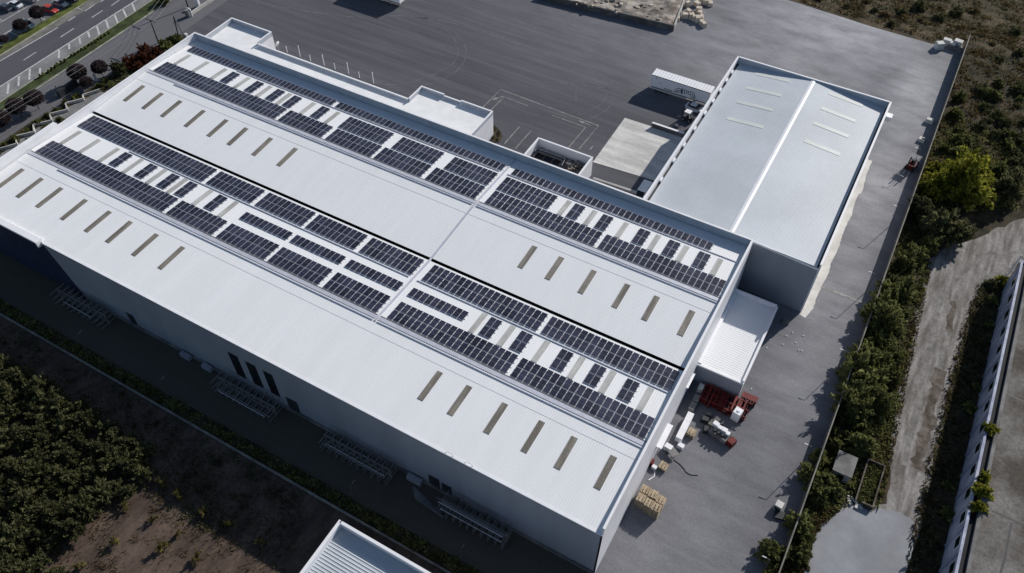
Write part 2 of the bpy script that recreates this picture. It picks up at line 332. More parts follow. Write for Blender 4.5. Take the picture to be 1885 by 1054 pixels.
# ---- roads, verge and car park at the far left; everything runs along the road axis
def rp(px, py): p = G(px, py); return (p.x, p.y)
def line_at(p0, p1, y): 
    a, b = G(*p0), G(*p1); t = (y-a.y)/(b.y-a.y); return (a.x+(b.x-a.x)*t, y)
Y0, Y1 = -10.0, 125.0
E = dict(frl=((0,275),(340,25)), vlow=((145.7,112),(299.8,9.6)), vup=((113.8,112),(280.7,0)), w2=((74.4,112),(250.9,0)), w1=((0,112),(107,50)),
         glow=((0,103),(166,0)), gup=((21,73),(142,3)), lot2=((0,67),(66,27.6)), lot1=((0,41.4),(71.2,0)))
def band(name, e0, e1, z, mt, dx0=0.0, dx1=0.0, ya=None):
    ya = Y0 if ya is None else ya
    a0, a1 = line_at(*E[e0], ya), line_at(*E[e0], Y1); b0, b1 = line_at(*E[e1], ya), line_at(*E[e1], Y1)
    mb = MB().poly([(a0[0]+dx0,a0[1]),(b0[0]+dx1,b0[1]),(b1[0]+dx1,b1[1]),(a1[0]+dx0,a1[1])], z); return struct(name, mb, mt)
band('car_park', 'glow', 'glow', 0.002, 'road2', -1.0, -75.0)
band('frontage_road', 'vlow', 'vlow', 0.004, 'road2', -.5, 12.6)
band('road', 'glow', 'vup', 0.008, 'road', 0.2, 0.2)
band('hatched_shoulder', 'w2', 'vup', 0.014, 'pave', 0.1, -.05)
band('roadside_gravel', 'glow', 'w1', 0.014, 'gravel', 0.0, -.35, 24.0)
def kband(name, e0, e1, z, mt, dx0=0, dx1=0):
    a0, a1 = line_at(*E[e0], Y0), line_at(*E[e0], Y1); b0, b1 = line_at(*E[e1], Y0), line_at(*E[e1], Y1)
    mb = MB().prism([(a0[0]+dx0,a0[1]),(b0[0]+dx1,b0[1]),(b1[0]+dx1,b1[1]),(a1[0]+dx0,a1[1])], 0.0, z); return struct(name, mb, mt)
kband('median_verge', 'vup', 'vlow', .13, 'lawnd', .2, -.2); kband('lawn_strip', 'gup', 'glow', .13, 'lawn', .1, -.2)
for e, d0, d1, nm in (('vup', 0, .19, 'kerb'), ('vlow', -.19, .02, 'kerb'), ('glow', -.19, 0, 'kerb')):
    a0, a1 = line_at(*E[e], Y0), line_at(*E[e], Y1)
    mb = MB().prism([(a0[0]+d0,a0[1]),(a0[0]+d1,a0[1]),(a1[0]+d1,a1[1]),(a1[0]+d0,a1[1])], 0.0, .15); struct(nm, mb, 'kerby')
mb = MB()
def ln(e, dx, wd, z=.022, y0=Y0, y1=Y1):
    a, b = line_at(*E[e], y0), line_at(*E[e], y1); mb.strip([(a[0]+dx,a[1]),(b[0]+dx,b[1])], wd, z)
ln('w2', 0, .34); yb = G(107,50).y; ln('w1', 0, .32, y0=24, y1=yb)
for a, b in (((125.5,38.5),(139,30)),((156,20.5),(173,9)),((43.6,110.5),(66.4,95.6)),((111.6,68),(136,52)),((169,32),(189,19)),((205,10),(225,-4)),((-30,160),(-6,143)),((185,3),(200,-6))):
    mb.strip([rp(*a), rp(*b)], .26, .022)
for a, b in (((108.8,92),(108.5,107)),((74,125),(73,140)),((55,127),(54,146)),((35,140),(34,158)),((16,152.5),(14,172)),((127,80),(128,90)),((146,68.5),(148,80)),((162,58),(165,69)),((178,47),(183,63)),((195,36.5),(200,52)),((211,27),(217,42)),((226,16),(233,31)),((243,6),(249,20)),((-4,165),(-6,185))):
    mb.strip([rp(*a), rp(*b)], .42, .022)
ln('lot1', 0, .22); ln('lot2', 0, .22)
for p in ((0,67),(17,57.5),(34,47.5),(66,28),(130,8),(-16,76)):
    q = rp(*p); mb.strip([q, (q[0]+4.7, q[1]-.3)], .18, .022)
for p in ((5,38),(35,19.5),(50,10.5),(-20,52)):
    q = rp(*p); mb.strip([q, (q[0]-5.0, q[1]+.3)], .18, .022)
struct('road_markings', mb, 'paint')
# ================================================================== MAIN WAREHOUSE
HE, HR, HV, HP = 12.40, 12.78, 11.95, 13.54
Q = W/4
def rz(y):
    k = [(0,HE),(Q,HR),(2*Q,HV),(3*Q,HR),(W,HV)]
    for (a, za), (b, zb) in zip(k[:-1], k[1:]):
        if y <= b: return za+(zb-za)*(y-a)/(b-a)
    return HV
wh = thing('warehouse', 'huge white warehouse with twin ridge roof covered in solar panel rows', 'warehouse', (-L/2, W/2, 0))
def ribbed(x0, x1, ys, zf, pitch=.36, h=.016, axis='x', mt='roof', name='roof', parent=None):
    """trapezoid ribbed sheet; ribs run along the ys direction"""
    prof = []; x = x0
    while x < x1-1e-6:
        for dx, dz in ((0,0),(pitch*.62,0),(pitch*.70,h),(pitch*.90,h)):
            if x+dx < x1: prof.append((x+dx, dz))
        x += pitch
    prof.append((x1, 0)); n = len(prof); vs = []; fs = []
    for y in ys:
        for (a, dz) in prof:
            p = (a, y) if axis == 'x' else (y, a)
            vs.append((p[0], p[1], zf(p[0], p[1])+dz))
    for j in range(len(ys)-1):
        for i in range(n-1):
            f = (j*n+i, j*n+i+1, (j+1)*n+i+1, (j+1)*n+i); fs.append(f if axis == 'x' else f[::-1])
    return MB().add(vs, fs).build(name, mt, parent)
GY0, GY1 = 28.24, 28.84
zf = lambda x, y: rz(y)
ribbed(-L+.3, -.3, [0.02, Q], zf, parent=wh); ribbed(-L+.3, -.3, [Q, GY0], zf, parent=wh)
ribbed(-L+.3, -.3, [GY1, 3*Q], zf, parent=wh); ribbed(-L+.3, -.3, [3*Q, W-.3], zf, parent=wh)
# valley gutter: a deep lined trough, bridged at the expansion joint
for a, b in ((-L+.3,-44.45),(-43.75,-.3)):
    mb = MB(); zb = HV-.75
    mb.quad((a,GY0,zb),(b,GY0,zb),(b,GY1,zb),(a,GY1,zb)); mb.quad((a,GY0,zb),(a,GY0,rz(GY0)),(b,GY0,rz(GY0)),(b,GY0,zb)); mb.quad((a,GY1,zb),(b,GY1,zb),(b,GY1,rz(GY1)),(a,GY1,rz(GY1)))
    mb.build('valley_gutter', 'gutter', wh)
mb = MB()
for y0, y1 in ((Q-.9,Q),(Q,2*Q),(2*Q,3*Q),(3*Q,W-.32)):
    if y0 == Q: segs = [(Q, GY0), (GY0, GY1)]
    else: segs = [(y0, y1)]
    for a, b in segs:
        mb.add([(-44.3,a,rz(a)+.03),(-43.9,a,rz(a)+.03),(-43.9,b,rz(b)+.03),(-44.3,b,rz(b)+.03),(-44.3,a,rz(a)+.12),(-43.9,a,rz(a)+.12),(-43.9,b,rz(b)+.12),(-44.3,b,rz(b)+.12)],
               [(0,3,2,1),(4,5,6,7),(0,1,5,4),(1,2,6,5),(2,3,7,6),(3,0,4,7)])
mb.build('expansion_joint', 'tray', wh)
# ridge trays and cables
def slab_x(mb, x0, x1, y0, y1, h0, h1):
    mb.add([(x0,y0,rz(y0)+h0),(x1,y0,rz(y0)+h0),(x1,y1,rz(y1)+h0),(x0,y1,rz(y1)+h0),(x0,y0,rz(y0)+h1),(x1,y0,rz(y0)+h1),(x1,y1,rz(y1)+h1),(x0,y1,rz(y1)+h1)],
           [(0,3,2,1),(4,5,6,7),(0,1,5,4),(1,2,6,5),(2,3,7,6),(3,0,4,7)])
for yr, xs in ((13.30, -112.6), (42.0, -113.0)):
    for a, b in ((xs,-44.5),(-43.7,-.6)):
        mb = MB(); slab_x(mb, a, b, yr, yr+.10, .04, .15); mb.build('cable_tray', 'alu', wh)
    for a, b in ((-L+.5,-44.4),(-43.8,-.4)):
        mb = MB(); slab_x(mb, a, b, yr+.42, yr+1.12, .045, .08); mb.build('ridge_cap', 'tray', wh)
        mb = MB(); slab_x(mb, a, b, yr+1.16, yr+1.26, .05, .13); mb.build('cable_duct', 'steel', wh)
for yy in (23.45, 52.1):
    for a, b in ((-106,-44.9),(-43.3,-1.0)):
        mb = MB(); slab_x(mb, a, b, yy, yy+.10, .045, .16); mb.build('cable_duct', 'alu', wh)
for yy in (11.35, 39.85):
    mb = MB(); slab_x(mb, -L+.4, -.5, yy, yy+.05, .017, .026); mb.build('sheet_lap', 'roof2', wh)
# rooflights
SX = [-118.1,-113.2,-108.3,-102.3,-96.6,-91.7,-85.8,-80.0,-30.6,-25.7,-19.9,-14.1,-9.15,-3.35]
for y0, y1, mt in ((5.2,10.45,'skya'),(18.7,23.1,'skyb'),(33.85,38.9,'skya'),(47.4,51.5,'skyb')):
    for x in SX:
        mb = MB()
        for k in range(3):
            a = x-.46+k*.31; slab_x(mb, a, a+.27, y0, y1, .02, .075)
        slab_x(mb, x-.47, x+.47, y0, y1, .015, .055)
        mb.build('skylight', mt, wh)
# walls: front, right gable, left gable, back with their parapets
ZT = HE+.02
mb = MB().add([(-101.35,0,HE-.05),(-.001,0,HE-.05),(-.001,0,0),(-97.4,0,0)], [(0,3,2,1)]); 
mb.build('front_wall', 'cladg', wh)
mb = MB().add([(-L,0,HE-.05),(-101.35,0,HE-.05),(-97.4,0,0),(-L,0,0)], [(0,3,2,1)]); tag(mb.build('front_wall', 'navy', wh), 'navy blue front panel with a slanting edge')
mb = MB().box(-100.9, 0.0, -.16, .25, HE-.10, HE+.05); mb.build('eaves_trim', 'trim', wh)
mb = MB(); mb.box(-L-.3, -101.6, -.75, .3, HE+.02, HE+.42); mb.box(-101.6, -101.2, -.8, .35, HE-.7, HE+.46); tag(mb.build('fascia', 'trim', wh), 'deep white fascia over the navy corner')
def gable(x0, x1, hh, mt, name):
    mb = MB(); ys = [0.26,Q,2*Q,3*Q,W]
    mb.box(x0, x1, .26, W, 0, HP-hh); mb.build(name, mt, wh)
gable(-.24, 0.0, 0.0, 'clad', 'gable_wall'); 
mb = MB(); mb.add([(-.24,-.0,0),(0,-.0,0),(0,.26,0),(-.24,.26,0),(-.24,-.0,HE+.1),(0,-.0,HE+.1),(0,.26,HP),(-.24,.26,HP)],[(0,3,2,1),(4,5,6,7),(0,1,5,4),(1,2,6,5),(2,3,7,6),(3,0,4,7)]); mb.build('gable_corner', 'clad', wh)
mb = MB().box(-.30, .05, .28, W+.05, HP+.002, HP+.07); mb.build('coping', 'trim', wh)
gable(-L, -L+.24, 0.0, 'clad', 'gable_wall')
mb = MB().box(-L-.05, -L+.30, 21.4, W+.05, HP+.002, HP+.07); mb.build('coping', 'trim', wh)
mb = MB().box(-L-.75, -L+.28, -.3, 21.3, HP-.5, HP+.62); tag(mb.build('parapet', 'trim', wh), 'raised white parapet block on the left gable')
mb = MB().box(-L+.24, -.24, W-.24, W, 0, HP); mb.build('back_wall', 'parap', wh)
mb = MB().box(-L+.31, -.31, W-.29, W+.05, HP+.004, HP+.075); mb.build('coping', 'trim', wh)
# plinth, narrow windows, doors and low boxes along the front
mb = MB().box(-97, -.1, -.32, -.003, 0, .55); mb.build('plinth', 'concd', wh)
for a, b in ((-62.5,-60.7),(-59.05,-57.2),(-55.6,-53.95)):
    f = MB(); f.box(a-.07, b+.07, -.05, -.002, 2.35, 8.4); fo = f.build('window', 'dark', wh)
    MB().box(a, b, -.075, -.052, 2.45, 8.3).build('pane', 'glass', fo)
for x0, wd, h in ((-86.6,1.6,2.6),(-52.6,2.2,3.0),(-26.6,1.8,2.6),(-24.4,1.6,2.2)):
    MB().box(x0, x0+wd, -.06, -.002, .56, .56+h).build('door', 'dark', wh)
for x0, x1, h in ((-74.6,-72.6,.9),(-69.9,-68.0,.9),(-30.0,-27.6,1.1)):
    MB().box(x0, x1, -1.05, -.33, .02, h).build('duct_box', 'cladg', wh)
MB().box(.003, .85, 20.1, 24.6, 3.26, 3.36).build('canopy', 'trim', wh)
MB().box(.003, .35, 31.8, 35.0, 3.4, 3.5).build('canopy', 'trim', wh)
for x in (-19.5, -22.5): MB().tube([(x-.6,.12,HE+.07),(x-.3,.1,HE+.4),(x+.3,.1,HE+.4),(x+.6,.12,HE+.07)], .035).build('roof_anchor', 'galv', wh)
# ================================================================== SOLAR ARRAYS
def panel_mesh():
    mb = MB(); pw, pl = .955, 1.865
    mb.box(-pw/2, pw/2, -pl/2, pl/2, 0, .035, 0)
    g = .022
    mb.box(-pw/2+g, pw/2-g, -pl/2+g, pl/2-g, .030, .038, 1)
    mb.box(-pw/2+.06, pw/2-.06, -.008, .008, .0365, .0388, 2)
    o = mb.build('solar_panel', ['alu', 'pv', 'steel']); me = o.data; bpy.data.objects.remove(o); return me
PME = panel_mesh()
def array(x0, x1, y0, y1, nc, nr, label, group):
    """nr rows of nc panels on rails, lying on the roof slope that contains y0..y1"""
    yc = (y0+y1)/2; sl = math.atan2(rz(y1)-rz(y0), y1-y0)
    root = thing('solar_array', label, 'solar panels', ((x0+x1)/2, yc, rz(yc)), group); root.rotation_euler = (sl, 0, 0)
    px = (x1-x0)/nc; py = (y1-y0)/nr
    for r_ in range(nr):
        for c_ in range(nc):
            o = bpy.data.objects.new('solar_panel', PME); COL.objects.link(o); o.parent = root
            o.location = (-(x1-x0)/2+px*(c_+.5), -(y1-y0)/2+py*(r_+.5), .135)
            o.rotation_euler = (random.uniform(-.003,.003), random.uniform(-.003,.003), 0)
        for t in (.24, .76):
            yy = -(y1-y0)/2+py*(r_+t); mb = MB().box(-(x1-x0)/2-.05, (x1-x0)/2+.14, yy-.03, yy+.03, .04, .125)
            o = mb.build('mounting_rail', 'alu'); o.parent = root
BL = [(-119.95,-88.75,31),(-88.0,-77.75,10),(-76.9,-66.65,10),(-66.05,-55.88,10),(-55.0,-44.75,10),(-42.87,-22.25,20),(-21.6,-0.85,20)]
POS = ['leftmost','second from left','third from left','middle','fifth from left','sixth from left','rightmost']
for y0, y1, nm, gp in ((14.62,18.54,'front ridge','arrays along the front ridge'),(23.92,27.82,'dark valley gutter','arrays along the valley gutter'),(43.28,47.14,'back ridge','arrays along the back ridge')):
    for i, (a, b, n) in enumerate(BL): array(a, b, y0, y1, n, 2, f'double row of solar panels beside the {nm}, {POS[i]} of seven', gp)
for i, (a, b, n) in enumerate([(-76.8,-66.7,10),(-66.0,-55.85,10),(-54.9,-44.7,10),(-42.87,-32.75,10)]):
    array(a, b, 20.0, 21.94, n, 1, f'short single row of solar panels mid slope, {ORD[i]} from left of four', 'single rows mid slope')
for i, (a, b, n) in enumerate([(-77.2,-67.0,10),(-65.1,-55.95,9),(-53.8,-44.75,9),(-43.0,-32.8,10)]):
    array(a, b, 47.58, 51.45, n, 2, f'double row of solar panels behind the back ridge row, {ORD[i]} from left', 'second double rows on the back slope')
TW = [-106.35,-100.1,-94.8,-90.6,-83.8,-29.45,-24.2,-17.45,-12.15,-6.95]
for y0, y1, nm, gp in ((18.98,23.02,'front','four panel arrays on the front span'),(47.55,51.45,'back','four panel arrays on the back span')):
    for i, x in enumerate(TW): array(x, x+1.96, y0, y1, 2, 2, f'square of four solar panels on the {nm} span, {ORD[i]} from left', gp)
for i, (a, b, n) in enumerate([(-119.8,-82.5,37),(-81.7,-44.68,36),(-42.82,-5.55,36)]):
    array(a, b, 52.38, 54.3, n, 1, f'long single row of solar panels beside the back parapet, {["leftmost","middle","rightmost"][i]} of three', 'single rows by the back parapet')
# ================================================================== OFFICE WING behind the warehouse
of = thing('office_building', 'low white office wing with stepped parapets behind the warehouse', 'office building', (-94, 64, 0))
yb = W+.06
MB().prism([(-128.4,yb),(-128.4,73.2),(-116.6,73.2),(-116.6,68.6),(-76.1,68.6),(-76.1,73.25),(-58.7,73.25),(-58.7,yb)], 0, 5.25).build('wall', 'clad', of)
MB().prism([(-128.15,yb),(-128.15,72.95),(-116.85,72.95),(-116.85,68.3),(-75.85,68.3),(-75.85,73.0),(-58.95,73.0),(-58.95,yb)], 5.252, 5.27).build('roof', 'membrane', of)
def wallseg(x0, x1, y0, y1, z1, par, nm='parapet', z0=5.254): 
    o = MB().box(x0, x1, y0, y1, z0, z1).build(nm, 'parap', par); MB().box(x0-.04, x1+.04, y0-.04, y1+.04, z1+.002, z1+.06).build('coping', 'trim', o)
wallseg(-128.4,-128.15,yb,72.9,6.3,of); wallseg(-128.4,-116.6,72.95,73.2,6.3,of); wallseg(-116.85,-116.6,68.66,72.9,6.3,of)
wallseg(-116.5,-76.2,68.32,68.6,5.85,of); wallseg(-76.1,-75.85,68.4,72.95,6.15,of)
wallseg(-76.1,-70.4,73.0,73.25,6.15,of); wallseg(-70.3,-66.3,73.0,73.25,5.8,of); wallseg(-66.2,-58.7,73.0,73.25,6.15,of); wallseg(-58.95,-58.7,yb,72.95,6.15,of)
MB().box(-77.6,-76.5,64.4,65.2,5.275,5.6).build('roof_hatch', 'parap', of)
# open loading well
lw = thing('loading_well', 'open topped white loading well with railings and timber scraps inside', 'loading bay', (-41, 65, 0))
x0, x1, y1 = -47.6, -35.5, 72.2
for a in ((x0,x0+.25,yb,y1),(x1-.25,x1,yb,y1),(x0+.26,x1-.26,y1-.25,y1)):
    o = MB().box(*a, 0, 4.6).build('wall', 'clad', lw); MB().box(a[0]-.05,a[1]+.05,a[2]-.05,a[3]+.05,4.602,4.68).build('coping', 'trim', o)
ZF = 2.4
MB().box(x0+.26, x1-.26, yb+.1, y1-.26, .01, ZF).build('floor', 'concd', lw)
P4 = [G(*p, ZF+.1) for p in ((983,288),(990,279.7),(1035.5,296.3),(1030.4,304.7))]
MB().prism([(p.x,p.y) for p in P4], ZF+.002, ZF+.12).build('lift_platform', 'gutter', lw)
for a, b in ((P4[0],P4[1]),(P4[1],P4[2]),(P4[2],P4[3])): MB().sweepwall([(a.x,a.y),(b.x,b.y)], .25, ZF+.125, ZF+.5).build('ledge', 'concd', lw)
for t_ in (.33, .66): 
    a, b = P4[0].lerp(P4[3], t_), P4[1].lerp(P4[2], t_); MB().strip([(a.x,a.y),(b.x,b.y)], .12, ZF+.13).build('grille_bar', 'steel', lw)
for z in (.6, 1.1):
    a, b, c = [G(*p, ZF+z) for p in ((985,277),(988,272),(1041,291))]; d = G(1034, 304, ZF+z); MB().tube([a,b,c,d], .06).build('railing', 'galv', lw)
mb = MB()
for i in range(50):
    p = G(random.uniform(1044,1078), random.uniform(297,316), ZF+.4)
    if p.x > x1-.5 or p.y > y1-.6 or p.y < yb+.3: continue
    mb.obox((p.x,p.y,ZF+random.uniform(0,.6)), random.uniform(.5,1.6), random.uniform(.15,.4), random.uniform(.1,.4), random.uniform(0,3))
tag(mb.build('timber_scraps', 'rubble'), 'heap of pale timber scraps and rubbish inside the loading well', 'scrap heap')
# ================================================================== SECOND HALL
h2 = thing('second_hall', 'white ribbed hall with a low gable roof joined behind the warehouse', 'warehouse', (-4, 83, 0))
X0, X1, Y0b, Y1b, XR = -20.0, 11.2, 58.5, 107.7, -4.0
z2 = lambda x, y: 11.85-abs(x-XR)/15.2*1.25
ribbed(Y0b+.05, Y1b-.25, [X0+.7, XR-.2], z2, .52, .011, 'y', 'roof2', 'roof', h2); ribbed(Y0b+.05, Y1b-.25, [XR+.2, X1-.6], z2, .52, .011, 'y', 'roof2', 'roof', h2)
MB().add([(XR-.45,Y0b,z2(XR-.45,0)+.05),(XR,Y0b,11.95),(XR+.45,Y0b,z2(XR+.45,0)+.05),(XR-.45,Y1b-.3,z2(XR-.45,0)+.05),(XR,Y1b-.3,11.95),(XR+.45,Y1b-.3,z2(XR+.45,0)+.05)], [(0,1,4,3),(1,2,5,4)]).build('ridge_cap', 'trim', h2)
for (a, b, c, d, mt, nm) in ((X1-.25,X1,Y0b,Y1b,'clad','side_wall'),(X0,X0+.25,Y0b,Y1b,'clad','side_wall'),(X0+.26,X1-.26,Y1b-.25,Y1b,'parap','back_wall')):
    o = MB().box(a,b,c,d,0,12.0).build(nm, mt, h2); MB().box(a-.06,b+.06,c-.03,d+.06,12.003,12.08).build('coping', 'trim', o)
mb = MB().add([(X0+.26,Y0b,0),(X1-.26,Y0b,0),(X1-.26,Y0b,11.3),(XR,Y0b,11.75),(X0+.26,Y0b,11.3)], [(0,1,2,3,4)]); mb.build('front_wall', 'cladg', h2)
mb = MB(); 
for a, b in ((X0+.27,XR),(XR,X1-.27)):
    za, zb_ = z2(a,0), z2(b,0); za += .0 if a == XR else .35; zb_ += .0 if b == XR else .35
    mb.add([(a,Y0b-.06,za-.3),(b,Y0b-.06,zb_-.3),(b,Y0b+.12,zb_-.3),(a,Y0b+.12,za-.3),(a,Y0b-.06,za+.1),(b,Y0b-.06,zb_+.1),(b,Y0b+.12,zb_+.1),(a,Y0b+.12,za+.1)], [(0,3,2,1),(4,5,6,7),(0,1,5,4),(1,2,6,5),(2,3,7,6),(3,0,4,7)])
mb.build('gable_trim', 'trim', h2)
MB().box(X0+.26,X0+.7,Y0b+.1,Y1b-.3,10.35,10.42).build('gutter', 'dark', h2); MB().box(X1-.6,X1-.26,Y0b+.1,Y1b-.3,10.35,10.42).build('gutter', 'dark', h2)
for y in (105.3, 99.8, 94.5, 88.5):
    for a, b in ((-15.3,-8.2),(-0.3,6.5)):
        mb = MB(); za, zb_ = z2(a,0), z2(b,0)
        mb.add([(a,y-.5,za+.02),(b,y-.5,zb_+.02),(b,y+.5,zb_+.02),(a,y+.5,za+.02),(a,y-.5,za+.045),(b,y-.5,zb_+.045),(b,y+.5,zb_+.045),(a,y+.5,za+.045)], [(0,3,2,1),(4,5,6,7),(0,1,5,4),(1,2,6,5),(2,3,7,6),(3,0,4,7)])
        mb.build('skylight', 'skyc', h2)
for y in (103.5, 100.2, 96.5, 92.4, 88.0, 82.5, 77, 72, 66): # pipes and vents clipped to the left parapet
    MB().obox((X0+.48,y,10.6), .32, 1.1, .45).build('vent_box', 'clad', h2)
MB().box(X0-.5,X0-.02,Y0b+2,Y1b-3,9.4,9.6).build('pipe_rack', 'clad', h2)
MB().box(11.22,12.4,105.4,106.8,9.2,10.2).build('wall_unit', 'trim', h2)
# lean-to annex on the right gable
an = thing('annex', 'small flat roofed white annex against the right gable wall', 'annex', (4, 45, 0))
ribbed(36.3, 53.2, [0.1, 7.2], lambda x, y: 4.05+.02*(7.2-x),  .45, .02, 'y', 'roof', 'roof', an)
MB().box(.02, 7.5, 36.2, 36.45, 0, 4.0).build('front_wall', 'cladg', an); MB().box(0.02,7.55,36.14,36.5,4.002,4.3).build('fascia', 'trim', an)
for a, z1 in (((7.25,7.5,36.52,53.4),4.5),((.02,7.24,53.2,53.45),4.9)):
    o = MB().box(*a, 0, z1).build('wall', 'clad', an); MB().box(a[0]-.05,a[1]+.05,a[2]-.02,a[3]+.05,z1+.002,z1+.07).build('coping', 'trim', o)
MB().box(.02,.55,36.52,53.1,4.22,4.45).build('flashing', 'trim', an)
# front building at the lower edge
fb = thing('shed', 'grey ribbed shed roof inside white parapets at the lower edge', 'building', (-17, -28, 0))
FX0, FX1, FY1, FZ = -32.2, -3.0, -12.7, 6.0
ribbed(-58, FY1-.3, [FX0+.3, FX1-.3], lambda x, y: 4.85+(y-FY1)*.012, .46, .06, 'y', 'roof2', 'roof', fb)
for a in ((FX0,FX0+.3,-58,FY1),(FX0+.31,FX1,FY1-.3,FY1),(FX1-.3,FX1,-58,FY1-.31)):
    o = MB().box(*a, 0, FZ).build('wall', 'clad', fb); MB().box(a[0]-.08,a[1]+.08,a[2]-.02,a[3]+.08,FZ+.002,FZ+.1).build('coping', 'trim', o)
# ================================================================== BOUNDARY WALLS
o = MB().box(21.38,21.52,-20,157,0,3.0).build('boundary_wall', 'wallb'); tag(o, 'long grey block boundary wall along the right side of the yard', 'wall'); MB().box(21.36,21.54,-20,157,3.002,3.06).build('coping', 'kerb', o)
o = MB().box(-135,-1.6,-9.9,-9.6,0,.4).build('low_wall', 'kerb'); tag(o, 'low concrete boundary wall along the shaded lane in front', 'wall')
# ================================================================== TREES AND PLANTS
def crown_mesh(name, mt, n, rx, rzz, zc, ls, seed, lobes=12, up=0.35, aspect=1.7, hollow=0.55):
    rnd = random.Random(seed); mb = MB(); C = []
    for i in range(lobes):
        while True:
            v = Vector((rnd.uniform(-1,1), rnd.uniform(-1,1), rnd.uniform(-1,1)))
            if .25 < v.length < 1: break
        C.append((Vector((v.x*rx*.72, v.y*rx*.72, zc+v.z*rzz*.72)), rnd.uniform(.28,.55)*rx))
    if lobes == 1: C = [(Vector((0,0,zc)), rx)]
    for i in range(n):
        c, r_ = C[rnd.randrange(lobes)]
        d = Vector((rnd.gauss(0,1), rnd.gauss(0,1), rnd.gauss(0,1)+.25)).normalized()
        q_ = r_*rnd.uniform(hollow, 1.08); p = c+Vector((d.x*q_, d.y*q_, d.z*q_*rzz/rx))
        if lobes == 1 and p.z < zc-rzz*.45: p.z = zc-rzz*.45+rnd.uniform(0,.3)
        if p.z < .1: p.z = rnd.uniform(.1,.5)
        ax = (d*(1-up)+Vector((0,0,1))*up+Vector((rnd.gauss(0,.45),rnd.gauss(0,.45),rnd.gauss(0,.35)))).normalized()
        sd = ax.cross(Vector((rnd.gauss(0,1),rnd.gauss(0,1),rnd.gauss(0,1)))).normalized()
        l = ls*rnd.uniform(.6,1.4); a = ax*l*aspect*.5; b = sd*l*.5
        mb.add([p-a, p+b*.9, p+a, p-b*.9], [(0,1,2,3)])
    o = mb.build(name, mt); return o
def spray_mesh(name, mt, n, rx, rzz, zc, ls, seed, nb=70, aspect=2.4, spread=.13):
    """feathery crown: leafy shoots of uneven length fanning out from the stem"""
    rnd = random.Random(seed); mb = MB(); per = max(6, n//nb); ph = [rnd.uniform(0,6.3) for _ in range(3)]; c = Vector((0,0,max(.15, zc-rzz*.55)))
    for k in range(nb):
        a = rnd.uniform(0,6.28); e = math.asin(rnd.uniform(-.25,1.0)); d = Vector((math.cos(a)*math.cos(e), math.sin(a)*math.cos(e), math.sin(e)))
        ln_ = rnd.uniform(.55,1.12)*(.84+.16*math.sin(2*a+ph[0])+.14*math.sin(3*a+ph[1]+2*e))
        tip = c+Vector((d.x*rx*ln_, d.y*rx*ln_, d.z*rzz*1.55*ln_)); off = Vector((rnd.gauss(0,rx*.1), rnd.gauss(0,rx*.1), 0)); ax0 = (tip-c).normalized()
        for i in range(per):
            t = rnd.uniform(.25,1)**.6; w_ = spread*rx*(1.25-t)
            p = c.lerp(tip, t)+off*t+Vector((rnd.gauss(0,w_), rnd.gauss(0,w_), rnd.gauss(0,w_)-.18*rx*t*t))
            if p.z < .06: p.z = rnd.uniform(.06,.3)
            ax = (ax0+Vector((rnd.gauss(0,.5),rnd.gauss(0,.5),rnd.gauss(0,.5)))).normalized()
            sd = ax.cross(Vector((rnd.gauss(0,1),rnd.gauss(0,1),rnd.gauss(0,1)))).normalized()
            l = ls*rnd.uniform(.6,1.4); u = ax*l*aspect*.5; b = sd*l*.5
            mb.add([p-u, p+b*.9, p+u, p-b*.9], [(0,1,2,3)])
    return mb.build(name, mt)
def trunk_mb(h, r, n=4, rnd=random):
    mb = MB(); mb.tube([(0,0,0),(rnd.uniform(-.1,.1),rnd.uniform(-.1,.1),h*.5),(rnd.uniform(-.15,.15),rnd.uniform(-.15,.15),h)], r, 6, 0, r*.55)
    for i in range(n):
        a = rnd.uniform(0,6.3); l = h*rnd.uniform(.35,.6); z = h*rnd.uniform(.5,.95)
        mb.tube([(0,0,z),(math.cos(a)*l*.5,math.sin(a)*l*.5,z+l*.4),(math.cos(a)*l,math.sin(a)*l,z+l*.9)], r*.45, 5, 0, r*.12)
    return mb
def proto(name, cat, mt, n, rx, rzz, zc, ls, seed, th, tr, lobes=12, **k):
    """a tree or shrub with trunk and crown, parked as a template and removed after its copies are made"""
    t = thing(name, 'x', cat)
    c = spray_mesh('crown', mt, n, rx, rzz, zc, ls, seed, k.get('nb', 70), k.get('aspect', 2.4)) if k.pop('spray', 0) else crown_mesh('crown', mt, n, rx, rzz, zc, ls, seed, lobes, **k)
    c.parent = t
    b = trunk_mb(th, tr).build('trunk', 'bark'); b.parent = t
    return t
PROTO = []
def pro(*a, **k): p = proto(*a, **k); PROTO.append(p); return p
def plant(p, x, y, s, label, group=None, z=0.0, sz=None):
    return dup(p, (x, y, z), random.uniform(0,6.3), (s, s, sz or s*random.uniform(.9,1.12)), label, group)
orch = [pro('orchard_tree','tree','lf_orch',2800,2.0,1.8,2.3,.20,i+1,2.0,.11,14,spray=1,nb=80,aspect=2.8) for i in range(4)]
hedge = [pro('bushy_tree','tree','lf_dark',3600,2.6,2.2,2.4,.24,i+11,2.2,.12,16,spray=1,nb=90,aspect=2.4) for i in range(4)]
bright = pro('broad_tree','tree','lf_bright',6000,4.4,3.2,4.4,.36,31,3.6,.22,22,spray=1,nb=150,aspect=1.9)
olive = [pro('olive_green_tree','tree','lf_olive',4000,3.3,2.6,3.6,.30,i+41,3.0,.18,18,spray=1,nb=120,aspect=2.4) for i in range(2)]
plum = [pro('bare_tree','tree','lf_plum',2600,1.75,1.5,2.6,.17,i+51,2.4,.10,1,up=.1,aspect=2.4,hollow=.72) for i in range(2)]
rust = [pro('rust_shrub','shrub','lf_rust',1600,2.0,1.5,1.6,.24,i+61,1.2,.09,12,spray=1,nb=70) for i in range(2)]
